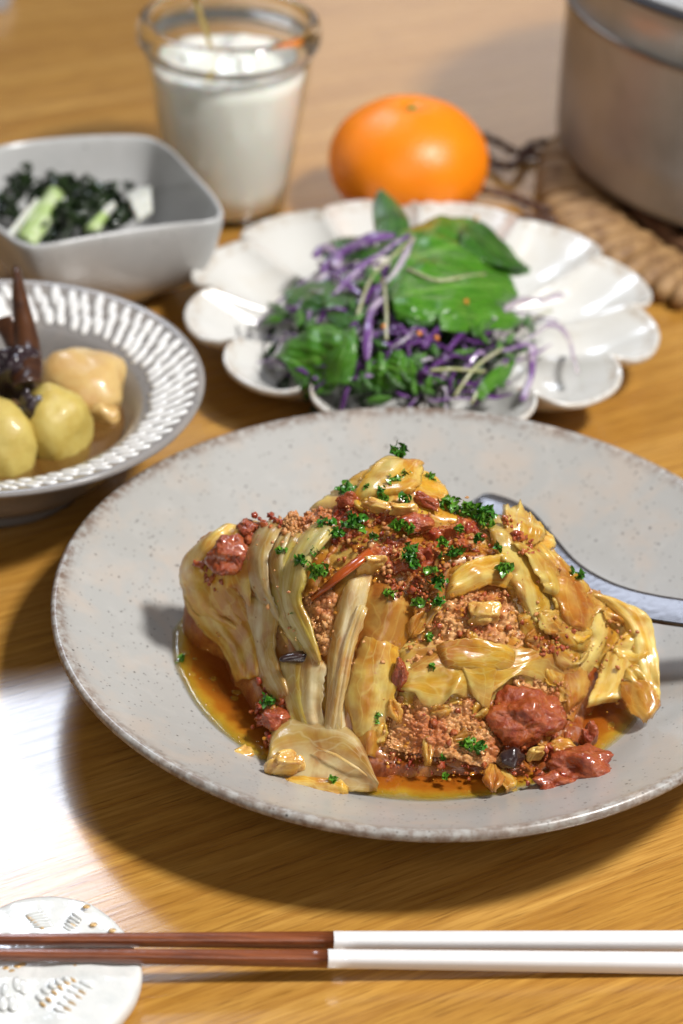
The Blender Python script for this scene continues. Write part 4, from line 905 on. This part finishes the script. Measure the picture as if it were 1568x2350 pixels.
for ri, (r0, r1) in enumerate(rows):
    for k in range(nn_):
        a0 = 2 * math.pi * (k + ri * .5) / nn_ + rng.uniform(-.008, .008)
        ra, rb_ = r0 + rng.uniform(-.012, .012), r1 + rng.uniform(-.012, .012)
        pts = []
        for t in np.linspace(0, 1, 5):
            rf = ra + (rb_ - ra) * t; a = a0 + .045 * t + .004 * math.sin(k * 1.3)
            pts.append((SC2[0] + rf * R2 * math.cos(a), SC2[1] + rf * R2 * math.sin(a), rimz(rf) + .01))
        vv, ff = tube(pts, np.array([.11, .185, .20, .185, .11]) * rng.uniform(.85, 1.1), 8, flat=.30)
        acc.add(vv, ff)
o = mesh('slip_dashes', acc.v, acc.f, WHT, bowl2); o['kind'] = 'stuff'
zb2 = 2.55
v = [(SC2[0] + r * math.cos(a), SC2[1] + r * math.sin(a), zb2) for a in np.linspace(0, 2 * math.pi, 64, endpoint=False) for r in (0.01, .3 * R2, .6 * R2, .632 * R2)]
m, nt, b = new_mat('clear_dashi'); setp(b, base=(.22, .10, .02), rough=.05, alpha=.5, spec=.6)
tag(mesh('dashi_broth', v, grid_faces(64, 4, True), m), 'thin brown dashi lying in the striped bowl', 'broth')
def lump(name, px, py, z, r, sq, rot, m, label, cat, seed=0, amp=.12, fine=0.0):
    v, f = blob(at(px, py, z), r, 4, amp, 1.1, seed, sq, rot, fine); return tag(mesh(name, v, f, m), label, cat)
POT_ = simple('simmered_potato', (0.56, 0.44, 0.12), .5, (0.46, 0.32, 0.06), .9, .1, .3, .25, 6)
CHK = simple('simmered_chicken', (0.62, 0.43, 0.17), .35, (0.50, 0.27, 0.08), .7, .25, .35, .3, 4)
lump('potato', 128, 985, 2.9, 1.62, (.86, 1.0, 1.18), 0.2, POT_, 'round yellow green potato in the middle front of the striped bowl', 'potato', 1, .08, .04)
lump('potato', -5, 1020, 2.9, 1.6, (.95, 1.1, 1.15), 0.5, POT_, 'round yellow potato cut by the left edge of the photo, in the striped bowl', 'potato', 2, .08, .04)
lump('chicken_piece', 185, 880, 3.0, 1.75, (1.1, 1.0, .8), -.75, CHK, 'large tan piece of simmered chicken at the right of the striped bowl', 'chicken', 3, .14, .05)
lump('chicken_piece', 235, 945, 2.6, .75, (1.1, .8, .8), -.9, CHK, 'small lower corner scrap of chicken beside the glint in the dashi', 'chicken', 5, .2, .06)
lump('tofu_piece', -15, 735, 3.6, .85, (1, 1, .9), 0, WHT, 'white piece behind the brown skin at the left edge', 'tofu', 6, .05)
EGG = simple('dark_aubergine', (0.018, 0.010, 0.014), .2, (0.05, 0.03, 0.035), 1.2, .5, 0, .6, 3)
SKN = simple('brown_skin', (0.085, 0.030, 0.010), .3, (0.03, 0.012, 0.008), 1.2, .3, .1, .3, 3)
AB = rbf([(40, 630, 6.8), (20, 720, 6.0), (80, 760, 5.6), (50, 850, 5.0), (0, 800, 5.0), (60, 980, 4.3), (95, 960, 4.2), (0, 900, 4.6)])
S2 = lambda px, py, l=0.0: at(px, py, AB(px, py)) + LIFT * l
o = leaf('aubergine_skin', [(36, 622), (34, 700), (38, 780), (30, 850), (35, 890)], [(42, 622), (62, 700), (85, 780), (94, 840), (90, 880)], .0, .0, .25, SKN, S=S2, nu=12, nv=26, rip=.05, thick=.12, seed=3.0)
tag(o, 'pointed brown strip of skin standing up in the striped bowl', 'aubergine')
o = leaf('aubergine_skin', [(-30, 735), (0, 760), (20, 800)], [(34, 725), (36, 750), (40, 800)], -.1, .0, .1, SKN, S=S2, nu=8, nv=14, rip=.05, thick=.1, seed=4.0)
tag(o, 'flat brown strip leaning left of the pointed one', 'aubergine')
v, f = blob(S2(25, 850, -.4), 1.0, 4, .38, 1.3, 9, (.9, .7, 1.2), .3, .10); tag(mesh('aubergine', v, f, EGG), 'crumpled black aubergine piece over the potatoes in the striped bowl', 'aubergine')
v, f = blob(S2(62, 935, -.5), .62, 4, .40, 1.3, 12, (.9, .7, 1.3), .3, .10); tag(mesh('aubergine', v, f, EGG), 'lower ragged end of black aubergine touching the middle potato', 'aubergine')

# ------------------------------------------------------------------ cornered grey bowl with seaweed
ZG = 5.0
rim_px = [(515, 484), (509, 470), (490, 440), (440, 385), (385, 332), (315, 308), (150, 312), (0, 332), (-95, 375), (-105, 430), (-50, 480), (5, 535), (55, 562), (110, 562), (200, 546), (300, 530), (400, 516), (480, 508), (508, 499)]
rim = np.array([at(x, y, ZG) for x, y in rim_px]); rc = rim.mean(0)
rimc = catmull(np.vstack([rim, rim[:1]]), 141)[:-1]
base_c = at(250, 655, 0.0)
v = []
T = [(0.0, 0)] 
def gring(k, z, rb0, inner):
    """one ring of the bowl wall: k 0 = base circle, 1 = rim"""
    out = []
    for p in rimc:
        d = p[:2] - rc[:2]; L = np.hypot(*d); a = d / L
        q = rc[:2] + d * (1 - inner / L)
        b0 = base_c[:2] + a * rb0
        out.append(np.array([*(b0 * (1 - k) + q * k), z]))
    return out
rings = []
prf = [(0, 0, 2.6), (0, 0.45, 2.6), (.30, .75, 2.6), (.55, 1.3, 2.6), (.76, 2.2, 2.6), (.90, 3.3, 2.6), (.97, 4.3, 2.6), (1.0, 4.85, 2.6)]
for k, z, r0 in prf: rings.append(gring(k, z, r0, 0))
rings.append(gring(1, 4.98, 2.6, .07)); rings.append(gring(1, 5.02, 2.6, .18)); rings.append(gring(1, 4.96, 2.6, .30))
for k, z, r0 in [(.965, 4.2, 2.4), (.89, 3.3, 2.4), (.74, 2.3, 2.4), (.52, 1.5, 2.4), (.25, 1.05, 2.4), (0, .95, 2.2), (0, .92, 1.0), (0, .92, .01)]: rings.append(gring(k, z, r0, .36))
nr = len(rings); nA = len(rimc)
v = [rings[j][i] for i in range(nA) for j in range(nr)]
f = grid_faces(nA, nr, True); f.append([i * nr for i in range(nA)][::-1])
o = mesh('cornered_bowl', v, f, stoneware('mid_grey_glaze', (0.47, 0.47, 0.465), warm_amt=.05, rough=.2, spot_amt=.2), sub=1)
tag(o, 'plain grey bowl with a pinched pointed corner, holding seaweed salad', 'bowl')
WAK = simple('wakame', (0.010, 0.018, 0.008), .2, (0.03, 0.06, 0.012), 1.0, .4, 0, .5, 3)
CEL = simple('pale_green_stalk', (0.36, 0.52, 0.13), .25, (0.62, 0.68, 0.46), .9, .3, .3)
TOF = simple('white_radish', (0.66, 0.66, 0.60), .3, (0.55, 0.56, 0.50), 1, .2, .4)
wl = [(60, 405, .9), (120, 420, .8), (85, 470, 1.0), (40, 430, .9), (160, 430, 1.0), (200, 440, .9), (175, 480, 1.1), (150, 520, 1.1), (215, 470, .9), (250, 440, .6), (285, 480, .9), (265, 505, .8), (200, 515, .8), (110, 545, .7), (20, 470, .9), (300, 425, .4)]
for i, (x, y, r) in enumerate(wl):
    acc = Acc()
    for q in range(5):
        Z = 3.3 + rng.uniform(-.3, .3)
        c = at(x + rng.uniform(-14, 14), y + rng.uniform(-10, 10), Z); s = r * rng.uniform(.5, .8); Rm = rotm(rng.uniform(0, 6), rng.uniform(0, 6), rng.uniform(0, 6)); vv = []
        for a_ in range(12):
            a = a_ / 12 * 2 * math.pi
            for j in (.3, .6, .85, 1.):
                rr3 = s * j * (1 + .2 * math.sin(4 * a + i) * j); vv.append(Rm @ Vector((rr3 * math.cos(a) * 1.3, rr3 * math.sin(a) * .8, s * (.4 * j * j * math.sin(3 * a + i) + .2 * math.sin(j * 6)))) + Vector(c))
        acc.add(vv, grid_faces(12, 4, True) + [[k * 4 for k in range(12)]])
    tag(mesh('wakame_piece', acc.v, acc.f, WAK), ['tallest wakame clump at the far left back of the cornered bowl', 'wakame clump at the back behind the longest stalk', 'wakame clump touching the top of the whitish stalk', 'wakame at the left end of the cornered bowl', 'wakame clump just right of the longest stalk tip', 'wakame at the back middle of the cornered bowl', 'large wakame clump in the middle of the cornered bowl', 'large wakame clump in front, between the two green stalks',
         'wakame above the short bright green stalk', 'small wakame piece at the back right of the heap', 'wakame piece left of the white radish', 'wakame piece in front of the white radish', 'wakame behind the short bright green stalk', 'wakame at the front beside the foot of the longest stalk', 'wakame left of the whitish stalk', 'small wakame scrap behind the white radish'][i], 'seaweed', 'wakame pieces in the cornered grey bowl')
S3 = lambda px, py, l=0.0: at(px, py, 3.9 + l)
def stalk(A, B, lb, m):
    tag(leaf('celery_stalk', A, B, -.2, -.2, .35, m, S=S3, nu=10, nv=14, rip=.05, thick=.3, seed=float(len(lb))), lb, 'celery')
stalk([(38, 535), (70, 480), (110, 425)], [(85, 555), (120, 500), (148, 440)], 'longest pale green stalk, lying slanted at the left in the cornered bowl', CEL)
stalk([(18, 525), (55, 480), (80, 450)], [(30, 540), (62, 500), (90, 462)], 'whitish stalk beside the longest green one', TOF)
stalk([(190, 520), (208, 500), (228, 485)], [(232, 525), (240, 505), (250, 495)], 'short bright green stalk in the middle of the cornered bowl', CEL)
stalk([(285, 440), (315, 425), (345, 420)], [(320, 500), (335, 490), (350, 480)], 'white radish piece at the right of the seaweed', TOF)
stalk([(225, 490), (240, 470), (255, 460)], [(245, 500), (255, 485), (268, 470)], 'small grey white piece above the short green stalk', TOF)
lump('radish_piece', 385, 475, 2.0, .5, (1, 1, .6), .4, TOF, 'clear white lump lying lowest, near the pointed corner of the bowl', 'radish', 4, .1)

# ------------------------------------------------------------------ glass of yogurt
ZT = 8.6
GC = np.array([-8.78, 39.3, 0.0]); GR = 4.36; GZ = 1.13
glass = thing('yogurt_glass', GC, 'thick rimmed clear glass of white yogurt standing behind the bowls', 'glass')
m, nt, b = new_mat('thick_glass'); setp(b, base=(.97, .99, .96), rough=.02, trans=1.0, ior=1.48)
thin = bpy.data.materials.new('thin_glass'); thin.use_nodes = True; nt = thin.node_tree; nt.nodes.clear()
mo = N(nt, 'ShaderNodeOutputMaterial'); mx = N(nt, 'ShaderNodeMixShader'); tr = N(nt, 'ShaderNodeBsdfTransparent'); gs = N(nt, 'ShaderNodeBsdfGlossy'); fr_ = N(nt, 'ShaderNodeLayerWeight')
tr.inputs['Color'].default_value = (.97, .985, .965, 1); gs.inputs['Roughness'].default_value = .03; fr_.inputs['Blend'].default_value = .5
pw = N(nt, 'ShaderNodeMath'); pw.operation = 'POWER'; pw.inputs[1].default_value = 4.0; nt.links.new(fr_.outputs['Facing'], pw.inputs[0]); ma = N(nt, 'ShaderNodeMath'); ma.operation = 'MULTIPLY_ADD'; ma.inputs[1].default_value = .6; ma.inputs[2].default_value = .045; nt.links.new(pw.outputs[0], ma.inputs[0])
nt.links.new(ma.outputs[0], mx.inputs[0]); nt.links.new(tr.outputs[0], mx.inputs[1]); nt.links.new(gs.outputs[0], mx.inputs[2]); nt.links.new(mx.outputs[0], mo.inputs[0])
g = GR
out = [(0.01, 0), (.59 * g, 0), (.635 * g, .08), (.66 * g, .3), (.715 * g, 1.8), (.775 * g, 3.4), (.84 * g, 5.0), (.885 * g, 6.4), (.905 * g, 7.05)]
out = [(r, z * GZ) for r, z in out]
v, f = revolve(out, GC, 96); mesh('glass_wall', v, f, thin, glass)
rimp = [(.905 * g, 7.06), (.915 * g, 7.3), (.955 * g, 7.45), (.995 * g, 7.75), (g, 8.05), (.985 * g, 8.4), (.95 * g, 8.6), (.90 * g, 8.66), (.87 * g, 8.58), (.855 * g, 8.3), (.865 * g, 7.9), (.875 * g, 7.3), (.885 * g, 7.06)]
rimp = [(r, z * GZ) for r, z in rimp]
v, f = revolve(catmull(rimp + rimp[:1], 40)[:-1].tolist(), GC, 96); nq = 39
f += [(i * nq + nq - 1, ((i + 1) % 96) * nq + nq - 1, ((i + 1) % 96) * nq, i * nq) for i in range(96)]
mesh('glass_rim', v, f, m, glass)
m = mat_white('yogurt_white', (0.86, 0.84, 0.78), amt=.1); m.node_tree.nodes['Principled BSDF'].inputs['Subsurface Weight'].default_value = .3
m.node_tree.nodes['Principled BSDF'].inputs['Subsurface Scale'].default_value = .004
ZY = 7.55
ip = [(.0, .35), (.52 * g, .4), (.62 * g, .55), (.68 * g, 1.9), (.735 * g, 3.6), (.79 * g, 5.4), (.825 * g, 6.8), (.835 * g, ZY)]
v = []; nY = 72; ntp = 14
for i in range(nY):
    a = 2 * math.pi * i / nY; cs, sn = math.cos(a), math.sin(a)
    for r, z in ip: v.append((GC[0] + r * cs, GC[1] + r * sn, z + (0.15 * noise.noise(Vector((cs * 2, sn * 2, 1))) if z == ZY else 0)))
    for j in range(1, ntp + 1):
        r = .835 * g * (1 - j / ntp); x, y = r * cs, r * sn
        h = .45 * noise.noise(Vector((x * .55, y * .55, 3))) + .2 * noise.noise(Vector((x * 1.4, y * 1.4, 7))) + .25 * (1 - (r / (.8 * g)) ** 2)
        v.append((GC[0] + x, GC[1] + y, ZY + h * min(1, j / 2)))
mesh('yogurt', v, grid_faces(nY, len(ip) + ntp, True), m, glass)
m, nt, b = new_mat('brass'); setp(b, base=(.42, .31, .10), metal=1, rough=.3)
v, f = tube([at(500, 150, 7.3), at(489, 130, 7.9), at(474, 75, 9.3), at(452, 10, 11.1), at(437, -60, 13.1)], [.12, .12, .14, .17, .2], 10, flat=.6)
tag(mesh('teaspoon_handle', v, f, m), 'slim brass spoon handle standing in the yogurt glass', 'spoon')

# ------------------------------------------------------------------ orange
OC = at(940, 500, 0); OC = (0.02, 39.2, 0); ORr = 184 * depth((0, 39.2, 3)) / F; oz = 3.0
ORC = np.array([OC[0], OC[1], 0])
V, Fc = ico(5); v = []
for p in V:
    d = math.hypot(p[0], p[1]); z = p[2]
    dimple = .10 * math.exp(-(d / .16) ** 2) * (1 if z > 0 else .6)
    k = 1 + .012 * noise.noise(Vector(p) * 2) + .006 * math.cos(9 * math.atan2(p[1], p[0])) * math.exp(-((d - .3) / .25) ** 2)
    v.append((ORC[0] + p[0] * ORr * k, ORC[1] + p[1] * ORr * k, oz + (z * .775 * ORr * k) - math.copysign(dimple * ORr, z)))
v = np.array(v); v[:, 2] -= v[:, 2].min()
m, nt, b = new_mat('orange_peel'); vec = coords(nt)
vo = N(nt, 'ShaderNodeTexVoronoi'); vo.inputs['Scale'].default_value = 7.0; nt.links.new(vec, vo.inputs['Vector'])
c = mix(nt, noise_tex(nt, vec, .8, 3), (0.95, 0.27, 0.004), (0.86, 0.21, 0.003)); nt.links.new(c, b.inputs['Base Color'])
bump(nt, b, vo.outputs['Distance'], .35, .05); setp(b, rough=.36, spec=.45, sss=.15, ssss=.004, sssr=(1, .4, .05))
orange = mesh('orange', v, Fc, m); tag(orange, 'whole orange with a green stem button behind the salad plate', 'orange')
top = v[:, 2].max() - .06 * ORr
vv, ff = blob((ORC[0], ORC[1], v[:, 2].max() - .045 * ORr), .30, 2, .2, 1.5, 2, (1, 1, .4)); mesh('stem', vv, ff, simple('orange_stem', (.16, .22, .03), .6), orange)

# ------------------------------------------------------------------ pot on a woven trivet
TZ = 1.3
TC = np.array([21.9, 42.4, 0.0]); TR = 15.3
triv = thing('woven_trivet', TC, 'round woven straw trivet under the steel pot, with brown cord', 'trivet')
STR = simple('straw', (0.36, 0.21, 0.085), .6, (0.16, 0.075, 0.025), 1.3, 0, 0, .8, 3)
STRD = simple('dark_straw', (0.13, 0.06, 0.03), .7, (0.24, 0.13, 0.06), 1.4, 0, 0, .8, 3)
for rf, rr4, z in ((.30, .5, .55), (.44, .5, .55), (.58, .5, .55), (.70, .48, .6)):
    P = [(TC[0] + rf * TR * math.cos(a), TC[1] + rf * TR * math.sin(a), z + .06 * math.sin(a * 40)) for a in np.linspace(0, 2 * math.pi, 160, endpoint=False)]
    vv, ff = tube(P, [rr4 * (1 + .12 * math.sin(i * 1.3)) for i in range(160)], 8, True); mesh('braid_ring', vv, ff, STRD, triv)
NW = 84
a_mid = math.atan2(-1, -.6)
for k in range(NW):                                            # plump straw wraps round the edge
    a = 2 * math.pi * k / NW + rng.uniform(-.008, .008)
    x, y = TC[0] + .875 * TR * math.cos(a), TC[1] + .875 * TR * math.sin(a)
    if proj((x, y, 0))[0] > 1800: continue
    ln = .125 * TR * rng.uniform(.92, 1.06); c2, s2 = math.cos(a + .10), math.sin(a + .10)
    pts = [(x - c2 * ln, y - s2 * ln, .45), (x - c2 * ln * .5, y - s2 * ln * .5, .72), (x, y, .76 + rng.uniform(-.05, .05)), (x + c2 * ln * .6, y + s2 * ln * .6, .65), (x + c2 * ln, y + s2 * ln, .38)]
    vv, ff = tube(catmull(pts, 9), np.array([.30, .40, .46, .50, .52, .52, .50, .44, .30]) * rng.uniform(.9, 1.1), 8, flat=1.0)
    mesh('straw_wrap', vv, ff, STR, triv)
CORD = simple('brown_cord', (0.10, 0.035, 0.015), .5, (0.05, 0.02, 0.01), 3, .1, 0, .8, 6)
for pts in ([(1290, 330), (1230, 328), (1190, 350), (1140, 325), (1098, 312), (1090, 330), (1130, 372), (1175, 380), (1220, 352), (1290, 345)], [(1285, 480), (1240, 478), (1190, 455), (1120, 438), (1075, 435), (1085, 478), (1170, 500), (1240, 500), (1290, 510)]):
    P = catmull([at(x, y, .35 + .25 * (i % 2)) for i, (x, y) in enumerate(pts)], 60)
    vv, ff = tube(P, [.21 + .05 * math.sin(i * 1.7) for i in range(60)], 8); mesh('cord_loop', vv, ff, CORD, triv)
PZ = 1.25
KC = np.array([20.2, 46.0, 0.0]); KR = 12.5
pot = thing('steel_pot', (KC[0], KC[1], PZ), 'tall brushed steel cooking pot at the right edge, standing on the woven trivet', 'pot')
m, nt, b = new_mat('brushed_steel'); vec = coords(nt, (.5, .5, 14)); n1 = noise_tex(nt, vec, 1, 3)
n2 = noise_tex(nt, coords(nt, (1, 1, 1)), .35, 3)
nt.links.new(mix(nt, ramp(nt, n2, [(.4, 0.), (.7, 1.)]), (.46, .455, .45), (.36, .355, .35)), b.inputs['Base Color'])
bump(nt, b, n1, .12, .02); setp(b, metal=.18, rough=.30)
pk = [(0, .06), (.80 * KR, .06), (.93 * KR, .12), (.985 * KR, .40), (KR, .95), (1.004 * KR, 3), (1.008 * KR, 7.9), (1.016 * KR, 8.05), (1.02 * KR, 8.15), (1.016 * KR, 8.25), (1.010 * KR, 8.4), (1.012 * KR, 10.6), (1.035 * KR, 10.75), (1.04 * KR, 10.9), (1.02 * KR, 11.0), (.985 * KR, 10.95), (.98 * KR, 10.5), (.98 * KR, 1.2), (.9 * KR, .5), (0, .45)]
v, f = revolve([(r, z + PZ) for r, z in pk], KC, 160); mesh('pot_body', v, f, m, pot)
v, f = revolve([(1.017 * KR, 8.02 + PZ), (1.028 * KR, 8.07 + PZ), (1.028 * KR, 8.25 + PZ), (1.017 * KR, 8.3 + PZ)], KC, 160); mesh('seam_ring', v, f, simple('warm_seam', (.40, .33, .28), .35, metal=.8), pot)
v, f = revolve([(1.02 * KR, 10.62 + PZ), (1.06 * KR, 10.66 + PZ), (1.06 * KR, 10.84 + PZ), (1.04 * KR, 10.92 + PZ)], KC, 160); mesh('rim_gasket', v, f, simple('black_rubber', (.02, .02, .025), .5), pot)
v, f = revolve([(0, 12.6 + PZ), (.4 * KR, 12.4 + PZ), (.8 * KR, 11.7 + PZ), (1.03 * KR, 11.1 + PZ), (1.04 * KR, 11.0 + PZ), (1.0 * KR, 10.98 + PZ), (0, 11.2 + PZ)], KC, 120); mesh('lid', v, f, m, pot)

# pale thing cut by the far left corner of the photo
v, f = rounded_slab(-2.6, 0, 0, 3, 0, 1.6, .3, 4)
c0 = at(16, 25, 0); v = [(x + c0[0], y + c0[1], z) for x, y, z in v]
tag(mesh('small_dish', v, f, simple('pale_grey', (.5, .5, .52), .4), smooth=False), 'pale grey corner of a dish at the far left end of the table', 'dish')

# ------------------------------------------------------------------ chopsticks and rest
WOODB = simple('brown_lacquered_wood', (0.20, 0.055, 0.020), .28, (0.10, 0.028, 0.012), 1.0, .5, 0, .2, 5)
m = WOODB; nt = m.node_tree; b = nt.nodes['Principled BSDF']
g1 = noise_tex(nt, coords(nt, (.35, 9, 9)), 1, 4, .6); nt.links.new(ramp(nt, g1, [(.35, (.25, .070, .022)), (.6, (.15, .040, .014)), (.75, (.08, .02, .01))]), b.inputs['Base Color'])
WHP = simple('white_lacquer', (.78, .77, .78), .25, (.76, .75, .75), 1, .3)
def stick(pa, pm, pb_, za, zm, zb_, ra, rm_, rb_, label):
    A_, M_, B_ = at(*pa, za), at(*pm, zm), at(*pb_, zb_)
    d = (M_ - A_); d /= np.linalg.norm(d); B2 = M_ + d * np.linalg.norm(B_ - M_)
    t = thing('chopstick', M_, label, 'chopstick', 'pair of chopsticks')
    def seg(P, Q, r0, r1, name, m_):
        pts = np.linspace(P, Q, 24); rr5 = np.linspace(r0, r1, 24); v = []
        sx = np.cross(d, (0, 0, 1)); sx /= np.linalg.norm(sx); sz = np.cross(sx, d)
        n = 16
        for i, p in enumerate(pts):
            for j in range(n):
                a = 2 * math.pi * (j + .5) / n; ca, sa = math.cos(a), math.sin(a)
                k = (abs(ca) ** 5 + abs(sa) ** 5) ** (-1 / 5)
                v.append(p + rr5[i] * k * (sx * ca + sz * sa))
        f = grid_faces(24, n) + [(i * n + n - 1, (i + 1) * n + n - 1, (i + 1) * n, i * n) for i in range(23)]
        f += [list(range(n))[::-1], [23 * n + j for j in range(n)]]
        ff = []
        mesh(name, v, f, m_, t)
    seg(A_, M_, ra, rm_, 'wooden_tip', WOODB); seg(M_ + d * .002, B2, rm_ * 1.01, rb_, 'white_handle', WHP)
stick((-160, 2156), (765, 2158), (2010, 2168), 1.22, .74, .30, .13, .235, .30, 'brown tipped chopstick with white end, the one nearer the grey bowl')
stick((-160, 2189), (752, 2200), (2010, 2221), 1.22, .74, .30, .13, .240, .31, 'brown tipped chopstick with white end, the one nearer the viewer')
ol = [(0, 2078), (70, 2056), (150, 2055), (220, 2075), (285, 2130), (325, 2205), (322, 2262), (292, 2315), (235, 2370), (100, 2435), (-60, 2430), (-150, 2350), (-185, 2240), (-150, 2140), (-80, 2090)]
olw = np.array([at(x, y + 8, .55) for x, y in ol]); olw = catmull(np.vstack([olw, olw[:1]]), 121)[:-1]; rcn = olw.mean(0)
v = []
prr = [(0.0, .82), (.25, .81), (.5, .79), (.7, .76), (.85, .74), (.93, .74), (.97, .70), (.99, .60), (1.0, .46), (.995, .25), (.97, .08), (.93, 0), (0, 0)]
for p in olw:
    for k, z in prr:
        q = rcn + (p - rcn) * k
        zz = z + (.10 * noise.noise(Vector((q[0] * .7, q[1] * .7, 1))) + .05 * noise.noise(Vector((q[0] * 1.8, q[1] * 1.8, 5))) if z > .5 else 0)
        v.append((q[0], q[1], zz))
pearl, nt, b = new_mat('pearl_glaze'); vec = coords(nt)
nt.links.new(mix(nt, ramp(nt, noise_tex(nt, vec, 1.3, 4), [(.35, 0), (.7, 1)]), (.74, .74, .72), (.62, .64, .63)), b.inputs['Base Color']); bump(nt, b, noise_tex(nt, vec, 1.8, 3), .35, .12)
setp(b, rough=.16, spec=.7, coat=.6, coatr=.08)
rest = thing('chopstick_rest', (rcn[0], rcn[1], 0), 'pearly white chopstick rest embossed with pine sprigs, under the brown tips', 'chopstick rest')
mesh('rest_body', v, grid_faces(len(olw), len(prr), True), pearl, rest)
GOLD = simple('gold_line', (.55, .34, .13), .35, (.62, .42, .20), 2, metal=.3)
def emb(zx, zy, l, w, ang, h=.07, m_=None, name='pine_needle'):
    P = at(zx * .2232, 2026 + zy * .2232 + 2, .80)
    v, f = blob(P, 1, 2, 0.05, 1, zx, (l, w, h), ang); mesh(name, v, f, m_ or pearl, rest)
for x, y in ((410, 1170), (470, 1100), (540, 1050), (610, 1010), (690, 985)): emb(x, y, .17, .10, -.7)
for x, y in ((630, 1310), (670, 1250), (720, 1190), (760, 1120), (810, 1070), (890, 1035)): emb(x, y, .27, .085, -.45)
for x, y in ((500, 1190), (560, 1120), (620, 1070), (690, 1020), (440, 1240), (750, 990)): emb(x, y, .13, .06, -.7, .03, GOLD, 'gold_line')
for x, y in ((690, 1275), (740, 1215), (800, 1150), (840, 1100)): emb(x, y + 18, .16, .03, -.45, .06, GOLD, 'gold_line')
for k in range(6): emb(360 + k * 18, 300 + k * 28, .33, .06, .45 - .05 * k)
for k in range(5): emb(790 - k * 22, 330 + k * 36, .24, .06, -.6)
for k in range(5): emb(300 + k * 32, 350 + k * 26, .10, .06, -.6, .04, GOLD, 'gold_line')
for x, y in ((30, 1230), (130, 1230), (180, 1030), (60, 1100), (240, 1060)): emb(x, y, .16, .30, .2)
for x, y in ((60, 870), (120, 900), (180, 850), (960, 420), (1155, 480), (890, 235), (750, 420), (780, 840), (230, 830)): emb(x, y, .12, .09, .3, .03, GOLD, 'gold_line')
